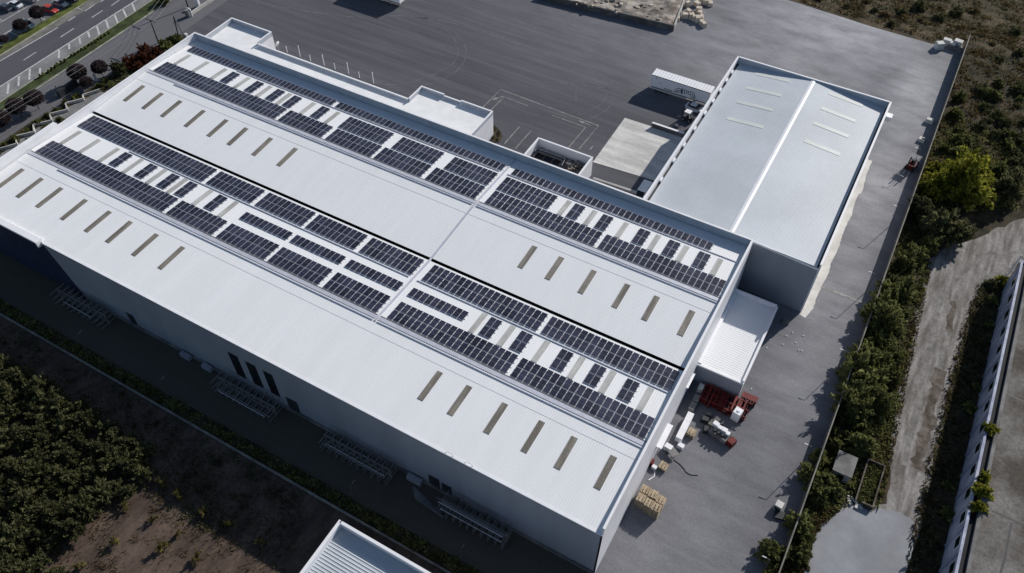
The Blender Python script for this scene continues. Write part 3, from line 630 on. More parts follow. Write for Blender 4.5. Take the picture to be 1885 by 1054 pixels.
shrub = [pro('verge_shrub','shrub','lf_dark',420,.62,.55,.6,.2,i+71,.4,.05,6) for i in range(2)]
bush = [pro('wild_bush','shrub','lf_dark',1300,1.6,1.1,1.0,.22,i+81,.6,.07,9,spray=1,nb=50,aspect=2.8) for i in range(2)]
obush = [pro('olive_bush','shrub','lf_olive',1300,1.6,1.0,.95,.20,i+91,.6,.07,9,spray=1,nb=50,aspect=3) for i in range(2)]
ybush = pro('yellow_bush','shrub','lf_bright',1500,1.6,1.2,1.1,.24,97,.6,.07,9,spray=1,nb=60)
young = [pro('young_tree','young tree','lf_young',300,.85,.95,1.15,.12,i+101,1.6,.04,7,spray=1,nb=14,aspect=5) for i in range(2)]
tuft = [pro('dry_grass_clump','grass clump','lf_dry',420,1.0,.45,.4,.16,i+111,.2,.03,7,spray=1,nb=30,aspect=5) for i in range(2)]
# orchard at the lower left
def inside(p, poly):
    c = False; n = len(poly)
    for i in range(n):
        a, b = poly[i], poly[(i+1)%n]
        if (a[1] > p[1]) != (b[1] > p[1]) and p[0] < (b[0]-a[0])*(p[1]-a[1])/(b[1]-a[1])+a[0]: c = not c
    return c
OP = [tuple(G(*p)[:2]) for p in [(-70,640),(10,665),(60,685),(100,712),(160,742),(205,768),(255,795),(285,825),(285,855),(258,895),(218,940),(170,985),(130,1030),(95,1090),(-90,1110)]]
xs = [p[0] for p in OP]; ys = [p[1] for p in OP]; k = 0
y = min(ys)
while y < max(ys):
    x = min(xs)
    while x < max(xs):
        q = (x+random.uniform(-.5,.5), y+random.uniform(-.45,.45)-1.1)
        if inside(q, OP): plant(orch[k%4], q[0], q[1], random.uniform(.65,1.2), 'bushy dark green orchard tree among the dense rows at lower left', 'orchard trees at lower left'); k += 1
        x += 2.75
    y += 2.65
for i, (px, py) in enumerate([(300,890),(330,915),(375,945),(425,968),(480,1000),(232,935),(285,958),(330,985),(215,1000),(300,1010),(365,1030),(150,1045)]):
    p = G(px, py); sh = i < 5
    plant(young[i%2], p.x, p.y, random.uniform(.75,1.15), 'sparse young tree at the edge of the shaded field' if sh else 'sparse yellowish young tree on the sunlit bare soil', 'young trees in the shade' if sh else 'young trees in the sun')
# weeds in the front planting bed
for i in range(46):
    x = -118+i*2.45+random.uniform(-.8,.8); plant(bush[i%2], x, -8.5+random.uniform(-.5,.5), random.uniform(.28,.62), 'low dark weed bush growing along the shaded front low wall', 'bushes along the low wall')
# vegetation beyond the boundary wall
hs = []
for i, (px, py, s) in enumerate([(1640,600,.75),(1615,585,.8),(1640,625,.9),(1610,640,.95),(1660,575,.8),(1650,545,.8),(1665,525,.75),(1655,660,.95),(1625,675,1.0),(1590,668,.9),(1600,705,1.05),(1640,695,.95),(1570,735,.95),(1610,740,1.1),(1560,775,1.0),(1600,785,1.15),(1545,800,.8),(1585,812,.75),(1520,845,.6),(1512,885,.6),(1500,905,.8),(1495,875,.7),(1530,900,.75),(1475,960,.7),(1430,1010,.8),(1425,1045,.85),(1675,490,.8),(1690,470,.9),(1720,455,.9)]):
    p = G(px, py); plant(hedge[i%4], p.x+random.uniform(-.9,.3), p.y-1.0+random.uniform(-.8,.8), s*random.choice((.7,.95,1.15,1.35)), 'dense green self seeded tree in the strip between boundary wall and dirt track', 'trees along the boundary wall')
for i in range(20):
    y = 9+i*3.3+random.uniform(-1,1); s = random.uniform(.95,1.45) if 26 < y < 76 else random.uniform(.45,.7)
    if 26 < y < 37: s *= .5
    plant((hedge+olive[:1])[i%5] if i%5 < 4 else obush[0], 23.3+random.uniform(-.3,.6), y, s, 'dense green self seeded tree leaning over the boundary wall', 'trees against the boundary wall')
p = G(1768,352); plant(bright, p.x, p.y-2.0, 1.4, 'large yellow green tree behind the boundary wall, brightest in the photo')
p = G(1722,350); plant(bright, p.x, p.y-1.5, .95, 'smaller yellow green tree between the wall and the large yellow green tree')
p = G(1718,322); plant(ybush, p.x, p.y, 1.6, 'tall bright green bush just over the wall beside the red machine')
for i, (px, py, s) in enumerate([(1725,425,1.15),(1695,395,.85),(1755,440,.95)]):
    p = G(px, py); plant(olive[i%2], p.x, p.y-1, s, 'grey green tree at the near foot of the large yellow green tree', 'grey green trees by the wall')
p = G(1845,360); plant(olive[1], p.x, p.y-1, 1.1, 'tall olive brown tree to the right of the large yellow green tree')
for i in range(60):
    px = random.uniform(1735,1885); py = random.uniform(150,330)
    if px < 1735+ (230-py)*.0+ max(0,(py-150))*-.1: continue
    p = G(px, py)
    if p.x < 23: continue
    plant((bush+obush)[i%4], p.x, p.y, random.uniform(.5,1.25), 'wild dark bush in the overgrown field beyond the wall', 'wild bushes beyond the wall')
for i in range(28):
    px = random.uniform(1500,1885); py = random.uniform(-10,130); p = G(px, py)
    if p.y < 158 and p.x < 23: continue
    plant(tuft[i%2], p.x, p.y, random.uniform(.7,1.6), 'pale clump of dry grass in the brown field at upper right', 'dry grass clumps in the field')
for i, (px, py, s) in enumerate([(1690,15,1.3),(1730,35,1.0),(1660,25,.9),(1760,25,1.2),(1610,20,.7),(1560,12,.6),(1640,45,.7),(1870,60,1.0),(1875,100,.9),(1840,110,.8)]):
    p = G(px, py); plant(obush[i%2], p.x, p.y, s, 'brownish bush in the dry field behind the yard edge', 'bushes in the dry field')
for i in range(15):   # weeds against the old building
    yy = 12+i*5.0; plant((bush+obush)[i%4], random.uniform(38,40.2), yy+random.uniform(-1,1), random.uniform(.4,.9), 'weed bush in the shaded strip beside the old building', 'weeds beside the old building')
p = G(1840,520); plant(ybush, p.x, p.y, .8, 'yellowish bush at the far end of the old building wall')
for i in range(18):
    t = i/17; x = 24.3+.4*math.sin(i); plant(tuft[i%2], x+random.uniform(-.8,.8), 8+t*15, random.uniform(.4,.9), 'straw coloured grass clump beside the wall next to the concrete pad', 'straw grass by the concrete pad')
def cover(name, n, pts, l, mt, label, test=None, wdt=.12):
    mb = MB(); k = 0; x0 = min(p[0] for p in pts); x1 = max(p[0] for p in pts); y0 = min(p[1] for p in pts); y1 = max(p[1] for p in pts)
    rnd = random.Random(len(label))
    C = [(rnd.uniform(x0,x1), rnd.uniform(y0,y1), rnd.uniform(.6,2.6)) for _ in range(n//22)]
    while k < n:
        c = C[rnd.randrange(len(C))]; x = c[0]+rnd.gauss(0,c[2]*.6); y = c[1]+rnd.gauss(0,c[2]*.35); k += 1
        if not inside((x,y), pts): continue
        a = rnd.uniform(0,6.3); h = l*rnd.uniform(.4,1.2); t = rnd.uniform(.2,.9); b = rnd.uniform(0,6.3); w_ = wdt*rnd.uniform(.6,1.5)
        dx, dy = math.cos(a)*w_, math.sin(a)*w_; tx, ty = math.cos(b)*h*t, math.sin(b)*h*t
        mb.add([(x-dx,y-dy,0),(x+dx,y+dy,0),(x+tx+dx*.3,y+ty+dy*.3,h*.7),(x+tx-dx*.3,y+ty-dy*.3,h*.7)], [(0,1,2,3)])
    o = mb.build(name, mt); return tag(o, label, kind='stuff')
FLD = [(-20,157),(14,155.5),(21,158),(21.8,158),(21.8,104),(62,104),(75,215),(-30,205)]
cover('dry_grass', 46000, FLD, .8, 'lf_dry', 'straw coloured wild grass over the field beyond the yard edge')
cover('green_weeds', 30000, FLD, .6, 'lf_olive', 'olive green weeds scattered over the field beyond the yard edge')
cover('strip_weeds', 26000, [(21.8,6),(24.4,6),(24.6,22),(27.6,27),(31.2,27.8),(31.2,37),(30.3,42),(29.6,52),(29.2,62),(28.4,78),(28,96),(40,104),(40,126),(21.8,126)], .7, 'lf_dark', 'weeds and undergrowth along the boundary wall', wdt=.16)
cover('wall_weeds', 5000, [(36.6,8),(40.5,8),(40.5,82),(37.5,82),(36.2,74),(36.0,50)], .4, 'lf_olive', 'weeds in the shade of the old building', wdt=.16)
cover('track_edge_grass', 6000, [(28.2,30),(31.6,30),(31,42),(30,56),(29.3,70),(28.6,80),(27.4,80),(28,60),(28.6,45)], .5, 'lf_dry', 'dry grass fringe along the dirt track', wdt=.1)
cover('track_edge_grass', 5000, [(36,26),(38,26),(38,60),(38,75),(41,86),(36.5,80),(35.6,70),(35.8,45)], .5, 'lf_dry', 'dry grass fringe on the far side of the dirt track', wdt=.1)
cover('basin_weeds', 1800, [(28.1,28),(30.3,28),(30.3,35.2),(28.1,35.2)], .8, 'lf_dark', 'weeds growing inside the roofless basin', wdt=.16)
cover('straw', 5000, [(22,4),(24.4,4),(24.6,21),(26.5,25.5),(23.5,25),(22,16)], .6, 'lf_dry', 'straw coloured grass beside the concrete pad', wdt=.1)
cover('shade_weeds', 12000, [(-130,-10.2),(-40,-10.2),(-36,-21),(-60,-22),(-130,-26)], .5, 'lf_olive', 'low weeds over the shaded soil between low wall and orchard', wdt=.1)
cover('soil_weeds', 9000, [(-78,-12),(-40,-12),(-36,-40),(-95,-40)], .45, 'lf_dry', 'sparse dry weeds on the bare orchard soil', wdt=.07)
cover('bed_weeds', 7000, [(-125,-9.4),(-6,-9.4),(-7,-7.5),(-125,-7.5)], .5, 'lf_dark', 'weeds in the planting bed along the low wall', wdt=.12)
cover('bank_grass', 9000, [tuple(G(*p)[:2]) for p in [(-20,300),(2,268),(60,228),(110,200),(150,178),(200,145),(250,112),(330,70),(335,85),(300,110),(190,165),(120,200),(30,262)]], .5, 'lf_olive', 'rough grass on the bank left of the warehouse', wdt=.12)
# roadside trees at upper left
for i, (px, py, s) in enumerate([(154,150,1.0),(194,140,.85),(76,198,1.0),(44,214,1.0),(14,238,1.1),(168,162,.7)]):
    p = G(px, py); lab = ['round bare purplish tree nearest the dark hedge wall','smaller round bare tree beside the white gate post','round bare tree third along the frontage road from the left','round bare tree second from the left along the frontage road','leftmost round bare tree cut by the photo edge','small bare tree tucked beside the larger round one'][i]
    plant(plum[i%2], p.x, p.y-.5, s*1.1, lab, 'round bare trees by the road')
p = G(224,133); plant(olive[0], p.x, p.y-.5, .58, 'round olive brown tree between bare trees and rust shrubs')
for i, (px, py) in enumerate([(238,122),(252,117),(266,112),(258,126),(278,106),(290,100),(268,95)]):
    p = G(px, py); plant(rust[i%2], p.x, p.y, random.uniform(.75,1.0), 'rust red shrub in the roadside bank by the left gable', 'rust shrubs on the bank')
for i, (px, py) in enumerate([(302,86),(316,80),(326,76),(310,90)]):
    p = G(px, py); plant(bush[i%2], p.x, p.y, 1.05, 'dark green shrub beyond the rust red shrubs', 'dark green shrubs on the bank')
for i, (px, py) in enumerate([(195,150),(205,158),(215,165),(185,160),(120,190),(105,205),(90,215),(70,228),(50,245),(30,258),(10,268),(140,180),(112,222),(84,238),(58,262)]):
    p = G(px, py); plant(bush[i%2], p.x, p.y, random.uniform(.45,.8), 'dark low bush on the grassy bank left of the warehouse', 'bushes on the left bank')
for a in [(955,580),(890,620),(830,660),(775,700),(725,735),(660,770),(610,805),(550,845),(480,885),(430,920),(370,955),(310,990)]:
    p = G(100+a[0]/9.41, a[1]/9.41); plant(shrub[0], p.x, p.y, .68, 'small round clipped shrub in the row on the median verge', 'clipped shrubs on the verge', .13)
for a in [(1145,15),(1080,50),(1020,85),(970,125),(910,165),(850,210),(775,260),(720,290)]:
    p = G(a[0]/9.41, 112+a[1]/9.41); plant(shrub[1], p.x, p.y, .68, 'small round clipped shrub in the row on the median verge', 'clipped shrubs on the verge', .13)
p = G(303,5); plant(bush[0], p.x, p.y, 1.3, 'larger dark bush at the far end of the median verge', None, .13)
for i, (px, py, s) in enumerate([(77.5,43,.95),(44.5,61,.9),(12.5,82,.6),(145,3,.9)]):
    p = G(px, py); plant(plum[i%2], p.x, p.y, s, ['dark leafy street tree shading the bay beside the red car','dark street tree standing over the pale green car','slim dark street tree at the left edge of the lawn strip','dark street tree at the far end of the lawn strip'][i], 'street trees on the lawn strip', .13)
# garden patch beside the office
gp = [G(909,230),G(916,236),G(923,246),G(924.5,252),G(919,261),G(906,262),G(905,246)]
mb = MB().prism([(p.x,p.y) for p in gp], 0, .18); struct('flower_bed', mb, 'weed')
for i in range(7):
    p = G(905+random.uniform(3,15), 236+i*3.6); plant(obush[i%2], p.x, p.y, .22, 'low olive shrub in the curved bed beside the office corner', 'shrubs in the curved bed', .15)
def remove_tree(o):
    for c in list(o.children): bpy.data.objects.remove(c)
    bpy.data.objects.remove(o)
for p in PROTO: remove_tree(p)

# ================================================================== OLD BUILDING at the right edge
ob = thing('old_building', 'old long building with faded blue wall and stained flat concrete roof at right', 'building', (55, 40, 0))
OX, OY0, OY1, OZ = 40.7, -6.0, 82.5, 6.4
MB().box(OX, OX+.3, OY0, OY1, 0, OZ).build('wall', 'bluewall', ob)
MB().box(OX+.302, 90, OY1-.3, OY1, 0, OZ-.1).build('end_wall', 'concd', ob)
MB().box(OX+.3, OX+1.15, OY0, OY1-.31, 0, OZ-.35).build('gutter', 'gutter', ob)
MB().box(OX-.10, OX+.22, OY0, OY1, OZ+.002, OZ+.10).build('eaves_rail', 'bluewall', ob)
MB().box(OX+1.16, OX+1.62, OY0, OY1-.31, 0, OZ+.16).build('roof_kerb', 'concd', ob)
MB().box(OX+1.63, 90, OY0, OY1-.31, 0, OZ).build('roof', 'oldroof', ob)
for i in range(19):
    y = 8.6+i*4.05
    f = MB().box(OX-.04, OX-.002, y, y+1.9, 3.9, 5.75).build('window', 'trim' if i%3 else 'galv', ob)
    MB().box(OX-.07, OX-.042, y+.15, y+1.75, 4.05, 5.6).build('pane', 'glass', f)
    MB().box(OX-.16, OX-.003, y+2.5, y+2.75, 0, OZ-.3).build('pilaster', 'bluewall', ob)
for a, b in (((1827,940),(1890,968)),((1862,962),(1849,1030)),((1849,1030),(1840,1060)),((1880,700),(1890,705)),((1845,720),(1890,742))):
    p, q = G(*a, OZ), G(*b, OZ); MB().strip([(p.x,p.y),(q.x,q.y)], .28, OZ+.012).build('roof_joint', 'dark', ob)
for i, (px, py, s_) in enumerate(((1805,905,1.05),(1800,935,.85),(1812,880,.75),(1822,790,.8))):
    p = G(px, py, OZ)
    t = thing('roof_shrub', 'yellow green shrub growing on the flat roof of the old building', 'shrub', (p.x, p.y, OZ), 'shrubs on the old roof')
    t.scale = (s_,)*3
    c = spray_mesh('crown', 'lf_bright', 1300, 1.5, 1.0, .8, .22, 200+i, 50); c.parent = t
# ruined hut and walled pit on the overgrown strip
hu = thing('hut', 'small ruined concrete hut with a dark doorway among the trees', 'hut', (25, 31.7, 0))
for a in ((23.75,24.0,30.0,33.4),(26.0,26.25,30.0,33.4),(24.01,25.99,33.15,33.4),(24.01,24.5,30.0,30.2),(25.5,25.99,30.0,30.2)): MB().box(*a, 0, 2.15).build('wall', 'conc', hu)
MB().box(24.5,25.5,30.0,30.2,1.7,2.15).build('lintel', 'conc', hu); MB().box(23.6,26.4,29.85,33.55,2.152,2.33).build('roof', 'concd', hu)
pt = thing('pit_basin', 'roofless concrete basin with dark inside next to the ruined hut', 'basin', (29.2, 31.5, 0))
for a in ((27.9,28.1,27.8,35.4),(30.3,30.5,27.8,35.4),(28.11,30.29,35.2,35.4),(28.9,30.29,27.8,28.0)): MB().box(*a, 0, .8).build('wall', 'mud', pt)
MB().box(28.11,30.29,28.01,35.19,0,.02).build('floor', 'gutter', pt)  # near-black floor paints in the shade of a deeper basin
for i in range(26):
    x, y = random.uniform(27.0,29.6), random.uniform(26.9,28.4); s_ = random.uniform(.12,.3)
    o = MB().obox((x,y,0.01), s_*1.6, s_, s_*.8, random.uniform(0,3)).build('rubble_piece', 'block'); tag(o, 'white broken scrap lying at the near end of the roofless basin', 'rubble', 'white scraps by the basin')
# ================================================================== VEHICLES
def loft(mb, st, mi=0):
    """closed body through stations (x, half width bottom, half width top, z bottom, z top)"""
    vs = []; fs = []
    for x, wb, wt, z0, z1 in st: vs += [(x,-wb,z0),(x,wb,z0),(x,wb*.5+wt*.5,(z0+z1*2)/3),(x,wt,z1),(x,-wt,z1),(x,-(wb*.5+wt*.5),(z0+z1*2)/3)]
    n = len(st)
    for i in range(n-1):
        for j in range(6): fs.append((i*6+j, (i+1)*6+j, (i+1)*6+(j+1)%6, i*6+(j+1)%6))
    fs += [(0,1,2,3,4,5), tuple((n-1)*6+j for j in (5,4,3,2,1,0))]
    return mb.add(vs, fs, mi)
def wheels(par, xs, hw, r_, wd=.22, nm='wheel'):
    for x in xs:
        for s_ in (-1, 1):
            a = s_*(hw-wd); b = s_*hw; o = MB().tube([(x,a,r_),(x,b,r_)], r_, 12).build(nm, 'tyre'); o.parent = par
            q = MB().tube([(x,b-.005*s_,r_),(x,b+.012*s_,r_)], r_*.55, 10).build('rim', 'galv'); q.parent = o
def car(col, label, px, py, ang, kind='hatch', name='parked_car', group='parked cars', z=0):
    t = thing(name, label, 'car', group=group)
    M['_p'] = paint(name+str(len(bpy.data.materials)), col)
    mb = MB()
    loft(mb, [(-2.12,.62,.60,.38,.72),(-2.0,.80,.74,.24,.88),(-1.2,.88,.84,.20,.93),(.3,.88,.84,.20,.93),(1.2,.87,.80,.20,.86),(1.9,.80,.72,.24,.70),(2.1,.62,.56,.36,.56)]); o = mb.build('body', '_p'); o.parent = t
    if kind == 'pickup':
        cab = [(-.55,.80,.70,.925,1.0),(-.35,.80,.68,.925,1.55),(.55,.80,.68,.925,1.55),(1.05,.80,.74,.86,.95)]
        b_ = MB().box(-2.0,-.62,-.72,.72,.93,.945).build('load_bed', 'dark'); b_.parent = t
    else:
        cab = [(-2.0 if kind == 'hatch' else -1.6,.78,.72,.90,.95),(-1.35 if kind == 'hatch' else -.95,.78,.62,.925,1.40),(.25,.78,.62,.925,1.42),(1.05,.78,.72,.86,.95)]
    mb = MB(); loft(mb, cab); g = mb.build('windows', 'glass'); g.parent = t
    x0, x1 = cab[1][0]-.05, cab[2][0]+.08; rr = MB(); loft(rr, [(x0,.66,.56,cab[1][4]-.06,cab[1][4]+.02),((x0+x1)/2,.68,.60,cab[2][4]-.05,cab[2][4]+.05),(x1,.66,.56,cab[2][4]-.06,cab[2][4]+.02)]); q = rr.build('roof', '_p'); q.parent = t
    for s_ in (-1,1):
        h = MB().obox((2.02,s_*.52,.52), .10, .3, .14).build('headlight', 'trim'); h.parent = t
    wheels(t, (-1.3,1.3), .90, .32)
    p = G(px, py, .5) if not isinstance(px, tuple) else Vector((*px, 0)); t.location = (p.x, p.y, z); t.rotation_euler = (0,0,R(ang)); return t
car((.62,.64,.68), 'white and dark saloon parked in the far row of the car park', 27, 8, -176, 'saloon')
car((.05,.06,.09), 'dark blue car at the left edge of the far parking row', 8, 14, -176)
car((.12,.13,.16), 'grey car parked at the top edge in the far row', 53, -2, -176)
car((.45,.05,.035), 'red hatchback parked against the lawn strip', 93, 17, 4)
car((.40,.40,.40), 'silver car with dark glass parked beside the red one', 111, 6, 4, 'saloon')
car((.035,.036,.04), 'black car at the top edge beside the silver one', 130, -4, 4)
car((.30,.38,.36), 'pale green hatchback alone in the near row', 50, 44.5, 4)
car((.70,.71,.74), 'white saloon car standing in the shade of the white trailer', (-25.2,102.2), 0, -4, 'saloon', 'parked_car', None)
def box_trailer(label, x0, y0, emblem=False):
    LT, WT, HT = 13.5, 2.62, 4.0
    t = thing('trailer', label, 'trailer', (x0, y0, 0), 'white lorry trailers in the yard')
    MB().box(x0, x0+LT, y0, y0+WT, 1.1, HT).build('body', 'trim', t)
    MB().box(x0-.002, x0+.22, y0-.04, y0+WT+.04, 1.0, HT+.05).build('rear_frame', 'clad', t)
    mb = MB()
    for i in range(19): mb.box(x0+.55+i*.68, x0+.62+i*.68, y0+.03, y0+WT-.03, HT+.002, HT+.035)
    mb.build('roof_rib', 'parap', t)
    MB().box(x0+.24, x0+LT+.03, y0-.05, y0-.004, HT-.12, HT+.04).build('side_rail', 'dark', t); MB().box(x0+.24, x0+LT, y0-.04, y0-.004, 1.0, 1.16).build('side_rail', 'dark', t)
    MB().box(x0+.3, x0+LT-.2, y0+.9, y0+1.7, .85, 1.09).build('chassis', 'dark', t)
    MB().box(x0+5.2, x0+8.4, y0+.02, y0+.08, .45, .95).build('side_guard', 'galv', t)
    MB().box(x0+.3, x0+5.1, y0+.01, y0+.05, .45, 1.0).build('side_skirt', 'galv', t)
    for s_ in (.35, 2.2): MB().box(x0+10.3, x0+10.5, y0+s_, y0+s_+.15, 0, .9).build('landing_leg', 'galv', t)
    for k in (1.6,2.9,4.2):
        for yy in (y0+.05, y0+WT-.35): MB().tube([(x0+k,yy,.5),(x0+k,yy+.3,.5)], .5, 14).build('wheel', 'tyre', t)
    if emblem:
        mb = MB(); yy = y0-.007
        def st(pts, wd=.16):
            P = [Vector((x0+a, yy, b)) for a, b in pts]
            for a, b in zip(P[:-1], P[1:]):
                d = (b-a).normalized(); n = Vector((-d.z,0,d.x))*wd/2; mb.quad(a-n, b-n, b+n, a+n)
        st([(5.6,1.6),(6.0,2.3),(6.5,2.75),(7.1,2.6),(7.0,1.95),(6.2,1.6),(5.6,1.6)]); st([(6.1,1.75),(6.6,2.3),(6.9,2.3)]); st([(7.2,1.5),(7.2,3.0)]); st([(7.4,1.5),(7.45,2.85)], .2)
        st([(7.7,2.8),(8.4,2.75),(8.3,2.1),(7.8,1.9),(7.8,2.7)]); st([(8.6,2.7),(9.3,2.75),(9.3,2.0),(8.7,2.0),(8.7,2.7)]); st([(9.5,2.9),(10.0,2.6),(10.3,2.0),(10.4,1.5),(9.6,1.5),(9.4,1.9)]); st([(9.6,2.3),(10.1,1.7)])
        st([(3.1,1.6),(5.2,1.55)], .1); st([(3.2,1.42),(5.3,1.38)], .1); st([(1.2,3.3),(1.2,3.55)], .18); st([(1.7,2.5),(2.6,2.45)], .06)
        tag(mb.build('side_emblem', 'navy', t), 'dark blue emblem and lettering on the trailer side')
    return t
box_trailer('white box trailer with a dark blue emblem beside the second hall', -36.55, 104.1, True)
box_trailer('white trailer cut off by the top edge of the photo', -117.2, 104.4)
v = thing('van', 'pale van parked in the corner between warehouse and second hall', 'van')
mb = MB(); loft(mb, [(-2.4,.9,.82,.35,2.15),(-2.3,.95,.86,.3,2.25),(1.0,.95,.86,.3,2.25),(1.5,.95,.8,.3,1.9),(2.1,.92,.78,.3,1.15),(2.35,.85,.7,.4,1.0)]); mb.build('body', 'trim').parent = v
mb = MB(); mb.add([(1.1,-.78,2.18),(1.1,.78,2.18),(1.98,.74,1.32),(1.98,-.74,1.32)], [(0,3,2,1)]); mb.v = [(a+.06,b,c+.06) for a, b, c in mb.v]; mb.build('windscreen', 'glass').parent = v
wheels(v, (-1.5,1.5), .97, .36); v.location = (-24.2, 71.6, 0); v.rotation_euler = (0,0,R(-90))
def forklift(label, x, y, ang, col, name='forklift'):
    t = thing(name, label, 'forklift'); M['_f'] = col if not isinstance(col, str) else M[col]
    MB().box(-1.3,.7,-.6,.6,.3,1.05).build('body', '_f').parent = t; MB().obox((-1.35,0,.3), .5, 1.15, .95, 0, 0, .85).build('counterweight', 'dark').parent = t
    mb = MB()
    for a, b in ((-.9,-.55),(-.9,.55),(.5,-.55),(.5,.55)): mb.tube([(a,b,1.0),(a*.8,b,2.2)], .05)
    mb.box(-.85,.5,-.62,.62,2.2,2.27); mb.build('roof_guard', 'trim').parent = t
    MB().box(.8,.95,-.45,-.3,.1,2.9).build('mast', 'dark').parent = t; MB().box(.8,.95,.3,.45,.1,2.9).build('mast', 'dark').parent = t
    for s_ in (-.35,.25): MB().box(.96,2.1,s_,s_+.12,.1,.16).build('fork', 'galv').parent = t
    MB().box(-.6,-.1,-.3,.3,1.06,1.5).build('seat', 'tyre').parent = t; wheels(t, (-.9,.5), .66, .34)
    t.location = (x, y, 0); t.rotation_euler = (0,0,R(ang)); return t
forklift('dark forklift with pale roof guard behind the low wall', -25.6, 98.2, 175, 'dark')
t = forklift('red forklift with pale roof bars against the boundary wall', 19.5, 106.0, -100, 'red')
for k in range(4): MB().box(-.75+k*.36,-.66+k*.36,-.8,.8,2.3,2.36).build('roof_bar', 'conc').parent = t
t.scale = (1.35, 1.35, 1.2)
o = MB().box(-31,-23.9,92.1,92.5,0,1.1).build('stub_wall', 'walld'); tag(o, 'short dark concrete wall at the far end of the loading slab', 'wall'); MB().box(-31.05,-23.85,92.06,92.54,1.102,1.18).build('coping', 'trim', o)
a, b = G(1094,331), G(1170,356); o = MB().sweepwall([(a.x,a.y),(b.x,b.y)], .5, 0, .5).build('dock_kerb', 'conc'); tag(o, 'pale low dock kerb between loading well and van', 'kerb')
# ================================================================== STEEL RACKS in the front lane
def rack(x0, x1, label, load):
    t = thing('cantilever_rack', label, 'steel rack', ((x0+x1)/2, -2.0, 0), 'cantilever racks along the front wall')
    n = 10; yc = -2.0
    for z in (1.0, 2.55): MB().box(x0-.3, x1+.3, yc-.09, yc+.09, z-.08, z+.10).build('spine', 'steel', t)
    for i in range(n):
        x = x0+(x1-x0)*i/(n-1)
        MB().box(x-.09, x+.09, yc-.12, yc+.12, 0, 2.75).build('post', 'steel', t)
        for z in (.35, 1.35, 2.62): 
            MB().box(x-.06, x+.06, yc-1.55, yc-.121, z, z+.13).build('arm', 'steel', t); MB().box(x-.06, x+.06, yc+.121, yc+1.45, z, z+.13).build('arm', 'steel', t)
    for k, (y, z, a, b, r_) in enumerate(load):
        o = MB().tube([(x0+a, y, z+r_),(x0+b, y+random.uniform(-.1,.1), z+r_)], r_, 8).build('pipe', 'galv' if k%2 else 'steel'); tag(o, 'long metal pipe on the '+label.replace('double sided ',''), 'pipe', 'pipes on the racks')
rack(-101.0, -89.8, 'double sided cantilever rack at the far left before the navy wall', [(-1.2,1.49,1.0,10.5,.09),(-3.0,1.49,2,9,.07)])
rack(-64.8, -53.6, 'double sided cantilever rack below the three tall windows', [(-2.9,.49,.2,10.8,.1),(-3.2,.49,.4,10,.09)])
rack(-43.6, -32.0, 'double sided cantilever rack third from the left along the shaded wall', [(-3.0,1.49,0,11,.08),(-2.7,1.49,.4,11,.08)])
rack(-22.8, -12.6, 'double sided cantilever rack nearest the right corner with bars on its arms', [(-2.5,2.76,.3,10.2,.10),(-2.75,2.76,-.4,10,.08),(-2.3,2.76,-1,10.8,.07),(-3.0,1.49,0,10,.09)])
sp = thing('sheet_pile', 'pile of long boards leaning beside the third rack', 'boards', (-25.5,-2.4,0))
for i in range(5): MB().obox((-26+i*.35,-2.2-.25*i,.02+i*.07), 5.2, .35, .06, R(-14+i*2)).build('board', 'concd', sp)
# ================================================================== LAMP POSTS
def lamp(x, y, d, label, h=5.0, group='lamp posts along the boundary wall'):
    t = thing('lamp_post', label, 'lamp post', (x, y, 0), group)
    MB().tube([(x,y,0),(x,y,h)], .065, 6, 0, .045).build('pole', 'lampd', t); MB().tube([(x,y,h-.03),(x+d[0]*.55,y+d[1]*.55,h+.02)], .04).build('arm', 'lampd', t)
    a = (x+d[0]*.5, y+d[1]*.5); mb = MB(); mb.obox((x+d[0]*.78, y+d[1]*.78, h), .62, .15, .07, math.atan2(d[1],d[0]), 0, .7); mb.build('lamp_head', 'trim' if d[0] else 'steel', t)  # front lane heads take a darker colour to stand for the lane's shade
for i, y in enumerate((106.0, 87.2, 68.4, 49.6, 30.2, 11.0)): lamp(19.68, y, (-1,0), f'slim yard lamp post by the boundary wall, {ORD[i]} counted from the far end')
for i, (px, py) in enumerate(((140,617),(293,702),(644,895),(847,1013))): 
    p = G(px, py, 5.0); lamp(p.x, p.y, (0,1), f'slim lamp post in the shaded front lane, {ORD[i]} from the left', 5.0, 'lamp posts in the front lane')
for i, (px, py, py0) in enumerate(((553,104,86),(597,120,101),(642,135,118),(688,153,133))):
    p = G(px, py); o = MB().tube([(p.x,p.y,0),(p.x,p.y,2.9)], .09, 6).build('bollard_post', 'trim'); tag(o, f'tall thin white post in the yard beside the office, {ORD[i]} from the left', 'post', 'white posts beside the office')
for i, (px, py) in enumerate(((529,96),(572,112),(617,127),(662,143))):
    p = G(px, py); o = MB().tube([(p.x,p.y,0),(p.x,p.y,1.6)], .09, 6).build('bollard_post', 'trim'); tag(o, f'short white post half hidden by the office parapet, {ORD[i]} from the left', 'post', 'white posts beside the office')
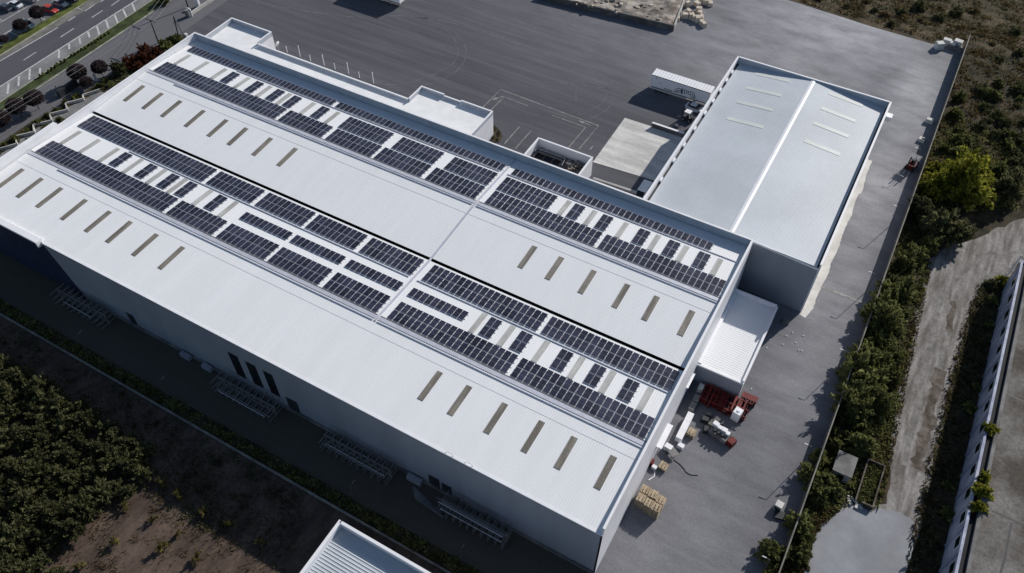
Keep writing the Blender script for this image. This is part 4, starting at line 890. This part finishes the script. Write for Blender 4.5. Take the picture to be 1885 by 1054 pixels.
# ================================================================== UTILITY POLES AND CABLES
def upole(px, py, h, label, arm=True):
    p = G(px, py); t = thing('utility_pole', label, 'utility pole', (p.x, p.y, 0))
    MB().tube([(p.x,p.y,0),(p.x,p.y,h)], .17, 8, 0, .11).build('pole', 'pole', t)
    if arm:
        MB().box(p.x-1.6,p.x+1.6,p.y-.08,p.y+.08,h-.35,h-.18).build('crossarm', 'pole', t)
        for k in (-1.45,0,1.45): MB().tube([(p.x+k,p.y,h-.18),(p.x+k,p.y,h+.12)], .06).build('insulator', 'clad', t)
    return p
hP = 6.2
P1 = upole(292, 78.6, hP, 'wooden utility pole with crossarm behind the red shrubs')
P2 = upole(346.5, 13, 8.0, 'wooden utility pole rising out of the top edge by the gate')
p = G(335, 74); q = G(341, 62)
t = thing('pole_frame', 'leaning twin pole frame with white equipment by the yard gate', 'utility pole', (p.x,p.y,0))
MB().tube([(p.x-.9,p.y,0),(p.x,p.y,6.5)], .15, 6).build('pole', 'pole', t); MB().tube([(p.x+1.1,p.y+.4,0),(p.x,p.y,6.5)], .15, 6).build('pole', 'concd', t)
MB().box(p.x+1.0,p.x+1.7,p.y+.3,p.y+.9,.2,1.9).build('meter_box', 'block', t)
p = G(347, 30); t = thing('meter_cabinet', 'pale electric cabinet with curved hood at the foot of the gate pole', 'cabinet', (p.x,p.y,0))
MB().box(p.x-.5,p.x+.4,p.y-.4,p.y+.4,0,1.7).build('cabinet', 'concd', t); MB().tube([(p.x+.7,p.y+.5,0),(p.x+.8,p.y+.5,1.8),(p.x+.5,p.y+.2,2.3),(p.x+.1,p.y,2.2)], .16, 8).build('hood', 'trim', t)
P0 = upole(-70, 330, 8.0, 'utility pole beyond the left edge carrying the cables'); 
for k, lab in ((-1.45,'left'),(0,'middle'),(1.45,'right')):
    pts = []
    for A, B, ha, hb in ((P0,P1,8.0,hP),(P1,P2,hP,8.0)):
        for j in range(13):
            s_ = j/12; pts.append((A.x+(B.x-A.x)*s_+k, A.y+(B.y-A.y)*s_, ha+(hb-ha)*s_-1.0*4*s_*(1-s_)*.6+.1))
    o = MB().tube(pts, .028, 5).build('power_cable', 'wire'); tag(o, f'overhead power cable along the frontage road, {lab} of three', 'cable', 'power cables')
# gate wall and hedge wall at the frontage
mb = MB(); a, b = G(353,27), G(420,-18); mb.sweepwall([(a.x,a.y),(b.x,b.y)], .35, 0, .8); o = mb.build('gate_wall', 'conc'); tag(o, 'pale low wall between frontage road and yard at top', 'wall')
p = G(366,12); o = MB().box(p.x-.5,p.x+.5,p.y-.3,p.y+.3,0,2.4).build('gate_pillar', 'trim'); tag(o, 'white gate pillar standing on the pale low wall', 'pillar')
a, b = G(113,178), G(141,158); mb = MB().sweepwall([(a.x,a.y),(b.x,b.y)], .8, 0, 1.7); o = mb.build('hedge_wall', 'dark'); tag(o, 'dark slatted wall beside the frontage road', 'wall')
p = G(110,175); o = MB().tube([(p.x,p.y,0),(p.x,p.y,2.6)], .11, 6).build('gate_post', 'pole'); tag(o, 'dark leaning post at the near end of the slatted wall', 'post')
p = G(178,149); o = MB().box(p.x-.2,p.x+.2,p.y-.2,p.y+.2,0,1.9).build('gate_post', 'trim'); tag(o, 'white post among the bare trees by the road', 'post')
# stepped retaining wall left of the warehouse and the paved strip behind it
zp = [(-15,283),(2,277),(33,268),(31,254),(65,246),(63,233),(97,225),(93,213),(126,205),(122,193.5),(155,185),(154,178),(185,168)]
ZP = [tuple(G(*p)[:2]) for p in zp]
mb = MB().poly(ZP+[(-122,45),(-122,-12),(-140,-12)], .03); struct('side_path', mb, 'pave')
mb = MB(); mb.sweepwall(ZP, .22, 0, .7); o = mb.build('retaining_wall', 'conc'); tag(o, 'pale zigzag stepped retaining wall left of the warehouse', 'wall')
mb = MB().poly([tuple(G(*p)[:2]) for p in [(-40,300),(2,262),(60,222),(110,195),(150,172),(200,140),(250,105),(330,62),(345,70),(300,110),(180,172)]]+[(-126,45),(-126,-10),(-150,-12)], .014); struct('bank', mb, 'weed')
# rocks on the bank
for i in range(9):
    p = G(283+i*4+random.uniform(-3,3), 101-i*3.4+random.uniform(-3,3)); s_ = random.uniform(.5,1.0); mb = MB()
    mb.obox((p.x,p.y,-.1), s_*1.7, s_, s_*.8, random.uniform(0,3), 0, .7); o = mb.build('boulder', 'stone' if i%3 else 'concd'); tag(o, 'pale boulder on the bank between the rust shrubs and the gable', 'rock', 'boulders on the bank')
# satellite dish
p = G(511, 82, 1.5); t = thing('satellite_dish', 'white satellite dish on a post beside the office wall', 'satellite dish', (p.x,p.y,0))
MB().tube([(p.x,p.y,0),(p.x,p.y,1.6)], .06).build('post', 'galv', t)
mb = MB(); vs = [(p.x+.2,p.y-.1,1.7)]; 
for r_ in (.35,.7):
    for j in range(12):
        a = j*math.pi/6; dx = r_*r_*.35; vs.append((p.x+.2-dx+math.sin(a)*r_*.25, p.y-.1-math.cos(a)*r_, 1.75+math.sin(a)*r_+dx*.3))
fs = [(0,1+j,1+(j+1)%12) for j in range(12)]+[(1+j,13+j,13+(j+1)%12,1+(j+1)%12) for j in range(12)]; mb.add(vs, fs); mb.build('dish', 'trim', t)
# ================================================================== RUBBLE YARD at the top
rw = thing('retaining_wall', 'dark concrete retaining wall holding the rubble yard at top', 'wall', (-55,128,0))
a, b = Vector((-41.0,128.6,0)), Vector((-76,125.6,0))
MB().sweepwall([(b.x,b.y),(a.x,a.y)], .4, 0, 1.5).build('wall', 'walld', rw); MB().sweepwall([(a.x+.02,a.y+.3),(-43.2,141)], .3, 0, 1.35).build('wall', 'conc', rw)
mb = MB(); nx, ny = 30, 14; vs = []; fs = []
for j in range(ny+1):
    for i in range(nx+1):
        u, v_ = i/nx, j/ny; x = -76+(34.6-v_*2)*u; y = 125.7+3*u+v_*16
        vs.append((x, y, (1.35+random.uniform(-.15,.2)+.35*math.sin(i*.9+j)*.5) if 0 < i < nx else .9))
for j in range(ny):
    for i in range(nx): k = j*(nx+1)+i; fs.append((k,k+1,k+nx+2,k+nx+1))
mb.add(vs, fs); tag(mb.build('rubble_heap', 'rubble'), 'brown heap of rubble and earth behind the retaining wall', 'rubble heap')
mb = MB()
for i, (px, py, s_) in enumerate([(1262,25,1.3),(1268,20,1.2),(1275,24,1.3),(1280,30,1.2),(1284,32,1.3),(1289,27,1.5),(1292,37,1.2),(1296,41,1.2),(1246,29,1.4),(1284,3,1.5),(1290,-4,1.4),(1287,15,1.3),(1300,0,1.4),(1308,2,1.4),(1266,5,1.1),(1255,6,1.0),(1236,38,.8),(1272,27,1.0),(1288,22,1.1),(1303,-8,1.3),(1246,20,1.5),(1240,10,1.0)]):
    p = G(px, py, 1.0); mb = MB(); hgt = random.uniform(.7,1.5); mb.obox((p.x,p.y,0), s_*1.25, s_*.95, hgt, random.uniform(0,3), 0, .82)
    tag(mb.build('stone_block', 'stone'), 'pale rough stone block in the heap at the end of the retaining wall', 'stone block', 'stone blocks by the rubble yard')
for i in range(40):
    px = random.uniform(1060,1230); p = G(px, random.uniform(-6,(px-1024)*.196-1), 1.6); s_ = random.uniform(.3,.9)
    tag(MB().obox((p.x,p.y,1.15), s_*1.5, s_, s_*.7, random.uniform(0,3), 0, .75).build('rubble_piece', 'rubble' if i%3 else 'stone'), 'broken lump lying on the rubble heap', 'rubble', 'lumps on the rubble heap')
# white blocks by the far corner and along the wall
for i, (px, py, sx, sy, sz, a, lab) in enumerate([(1730,82,1.8,1.5,1.6,35,'white block bag turned askew, leftmost by the far yard corner'),(1743,76,1.9,1.3,1.6,-5,'white block bag second from left by the far yard corner'),(1752.5,81,1.8,1.2,1.4,-10,'white block bag third from left, lower in the corner row'),(1763.5,79,2.0,1.5,1.8,-8,'white block bag touching the far boundary corner'),(1757,87.5,3.6,.8,.9,-8,'grey beam lying below the white block bags'),(1711.5,221,1.5,1.0,.9,0,'round topped white container on the wall shadow, farther of two'),(1697,256,1.3,1.1,.7,-5,'open white crate on the wall shadow, nearer of two'),(1434,930,1.5,1.5,1.2,-8,'white bin by the boundary wall near the lower lamp post')]):
    p = G(px, py, sz*.6); mb = MB(); mb.obox((p.x,p.y,0), sx*(.75 if i == 7 else 1), sy*(.75 if i == 7 else 1), sz, R(a), 0, .9)
    o = mb.build('white_block', 'concd' if i == 4 else 'block'); tag(o, lab, 'block')
    if i == 6: MB().obox((p.x+.2,p.y-.1,sz+.004), .6, .6, .03, R(a)).build('opening_shade', 'gutter', o)  # dark plate on the closed top, painted shade of the crate's inside
    if i == 7: MB().obox((p.x-.08,p.y-.6,.3), .9, .04, .6, R(a)).build('front_panel', 'dark', o)
p = G(1434,949); o = MB().obox((p.x,p.y,.02), 1.4, 1.2, .35, .2).build('drain_frame', 'dark'); tag(o, 'dark steel frame on the ground below the white bin', 'frame')
# ================================================================== GOODS in the yard at the right gable
def pallet_stack(x, y, n, rzr, label, group=None, nm='pallet_stack', z=0):
    t = thing(nm, label, 'pallets', (x, y, z), group); t.rotation_euler = (0,0,rzr)
    mb = MB()
    for k in range(n):
        z0 = k*.15; jx, jy = random.uniform(-.02,.02), random.uniform(-.02,.02)
        for b in (-.5,0,.5): mb.box(b-.06+jx, b+.06+jx, -.6+jy, .6+jy, z0, z0+.10)
        for b in (-.5,0,.5) if k < n-1 else (): mb.box(-.6+jx, .6+jx, b-.08+jy, b+.08+jy, z0+.105, z0+.14)
    o = mb.build('pallet_layers', 'wood'); o.parent = t
    mb = MB(); zt = n*.15-.045
    for b in (-.54,-.36,-.12,.12,.36,.54): mb.box(b-.05, b+.05, -.62, .62, zt, zt+.03)
    o = mb.build('top_boards', 'wood'); o.parent = t
    return t
PSX = [(1.55,14.6),(2.85,14.35),(4.15,14.1),(1.6,13.0),(2.9,12.8),(4.05,12.7)]
for i, (x, y) in enumerate(PSX): pallet_stack(x-.35, y-1.2+.35, 16 if i != 0 else 14, R(random.uniform(-3,3)), 'tall stack of wooden pallets in the '+('far' if i < 3 else 'near')+' row beside the gable wall, '+['left','middle','right'][i%3]+' one', 'tall pallet stacks')
pallet_stack(1.95, 19.3, 5, R(-5), 'low stack of pallets standing alone beyond the tall stacks')
pallet_stack(3.5, 26.6, 6, R(-3), 'low pallet stack beside the row of white crates')
for i in range(3): 
    o = MB().obox((2.2, 28.65-i*1.72, 0), .95, 1.66, 1.15).build('white_crate', 'trim'); tag(o, f'long white crate in the row by the gable wall, {["farthest","middle","nearest"][i]} of three', 'crate', 'white crates by the gable'); MB().obox((2.2,28.65-i*1.72,1.152), .99, 1.69, .05).build('lid', 'trim', o)
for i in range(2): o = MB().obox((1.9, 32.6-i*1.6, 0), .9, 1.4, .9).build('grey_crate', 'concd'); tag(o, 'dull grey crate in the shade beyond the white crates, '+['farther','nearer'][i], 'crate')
o = MB().obox((1.8,34.8,.0), .8, 1.1, 1.2).build('white_bag', 'block'); tag(o, 'pale bag standing in the annex shade by the wall', 'bag')
for i, (px, py, s_, lab) in enumerate(((1253.5,820,.9,'small white box alone on the lit ground near the gable'),(1230.5,823,1.1,'white machine part standing by the gable wall'),(1205,858.5,.7,'small white box against the gable wall beyond the pallets'))):
    p = G(px, py, .5); tag(MB().obox((p.x,p.y,0), s_*1.1, s_*.8, s_*.8, R(-8), 0, .95).build('white_box', 'trim'), lab, 'box')
p = G(1236,832,.3); t = thing('workbench', 'low grey workbench with dark shadow near the gable wall', 'workbench', (p.x,p.y,0))
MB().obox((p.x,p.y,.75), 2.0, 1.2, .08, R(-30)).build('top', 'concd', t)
for a, b in ((-.8,-.4),(.8,-.4),(.8,.4),(-.8,.4)):
    MB().box(p.x+a*.8-.05,p.x+a*.8+.05,p.y+b-.05,p.y+b+.05,0,.75).build('leg', 'dark', t)
mb = MB(); mb.tube([G(1240,846)+Vector((0,0,.05)),G(1250,853)+Vector((0,0,.05)),G(1258,861)+Vector((0,0,.05)),G(1263,869)+Vector((0,0,.05)),G(1272,874)+Vector((0,0,.05)),G(1285,874.5)+Vector((0,0,.05))], .05, 6); tag(mb.build('hose', 'dark'), 'dark hose snaking over the yard from the workbench', 'hose')
mb = MB(); mb.tube([G(1205,868)+Vector((0,0,.05)),G(1204,877)+Vector((0,0,.05)),G(1198,881)+Vector((0,0,.05)),G(1194,884)+Vector((0,0,.05))], .09, 6); tag(mb.build('strap', 'trim'), 'white strap lying between the small white box and the pallets', 'strap')
p = G(1202,851,.6); tag(MB().obox((p.x-.2,p.y,0), .6, 1.0, .9, 0, 0, .8).build('tarp_bundle', 'red'), 'dark red covered bundle against the gable wall', 'bundle')
# red steel frames in front of the annex
rf = thing('red_frames', 'pile of red steel frames in front of the annex', 'steel frames', (6, 34.3, 0))
for i in range(24):
    x = 2.4+i*.31; MB().box(x+random.uniform(-.15,.15), x+.16, 32.2+random.uniform(0,.8), 35.8, .02, random.uniform(.7,1.5)).build('frame', 'red', rf)
for z in (.5, 1.2): 
    for y in (32.7, 34.1, 35.5): MB().box(2.2, 9.9, y-.06, y+.06, z, z+.12).build('beam', 'red', rf)
rf2 = thing('red_frames', 'bright red end of stacked frames lit by the sun beside the annex corner', 'steel frames', (9, 36, 0))
for i in range(6): MB().box(8.0+i*.42, 8.2+i*.42, 35.9, 37.2, .02, 1.3).build('frame', 'red', rf2)
MB().box(7.9, 10.4, 36.0, 37.1, 1.302, 1.42).build('top_sheet', 'red', rf2)
p = G(1359,757,1.9); t = thing('liquid_tank', 'tall white wrapped tank standing beside the red frames', 'tank', (p.x,p.y,0))
mb = MB(); mb.obox((p.x,p.y,.12), 1.25, 1.35, 1.95, R(-10), 0, .94); mb.build('tank', 'trim', t); MB().obox((p.x,p.y,0), 1.35, 1.4, .12, R(-10)).build('pallet', 'wood', t); MB().tube([(p.x,p.y,2.07),(p.x,p.y,2.2)], .22, 10).build('cap', 'trim', t)
p = G(1325,797,.8); t = thing('machine', 'grey machine with white covers and a red end in the yard', 'machine', (p.x,p.y,0)); cx, cy = p.x, p.y
MB().obox((cx,cy,.25), 3.0, 1.7, .9, R(-14)).build('bed', 'concd', t)
for i, (dx, dy, s1, s2, h) in enumerate(((-1.0,.75,.9,.7,1.5),(-.3,.55,.9,.6,1.3),(.5,.35,.8,.7,1.5),(1.05,.15,.7,.6,1.3))): MB().obox((cx+dx,cy+dy,.9), s1, s2, h-.6, R(-14+i*4)).build('cover', 'trim', t)
for dx, dy in ((-.8,-.3),(-.2,-.45),(.5,-.55)): MB().tube([(cx+dx,cy+dy,1.0),(cx+dx,cy+dy,1.6)], .22, 8).build('cylinder', 'dark', t)
MB().obox((cx+2.05,cy-.5,.2), 1.1, 1.3, 1.0, R(-20), 0, .9).build('motor', 'red', t)
for dx, dy in ((-1.2,-.3),(1.2,-.8),(-1.0,.7),(1.3,.2)): MB().tube([(cx+dx,cy+dy-.1,.3),(cx+dx,cy+dy+.1,.3)], .3, 10).build('wheel', 'tyre', t)
for i, (px, py) in enumerate(((1305,762),(1298,772),(1310,780),(1300,790),(1318,775))):
    p = G(px, py, .4); s_ = random.uniform(.7,1.1); tag(MB().obox((p.x,p.y,0), s_*1.3, s_, s_*.8, random.uniform(0,2), 0, .8).build('scrap_part', 'dark' if i%2 else 'concd'), 'dull metal scrap part beside the machine', 'scrap', 'scrap parts by the machine')
for i, (px, py) in enumerate(((1458.6,612),(1478.6,618),(1464.8,631),(1476,645.5),(1470,644.5),(1441,634),(1448,618),(1383,716),(1411,640),(1417,625))):
    p = G(px, py); tag(MB().obox((p.x,p.y,0), .22, .2, .12, i, 0, .7).build('litter', 'trim'), 'tiny white scrap of litter on the asphalt near the annex', 'litter', 'litter on the asphalt')
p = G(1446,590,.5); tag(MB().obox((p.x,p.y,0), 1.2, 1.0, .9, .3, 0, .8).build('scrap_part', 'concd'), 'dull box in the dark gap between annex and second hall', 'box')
for n_ in range(5):
    pass
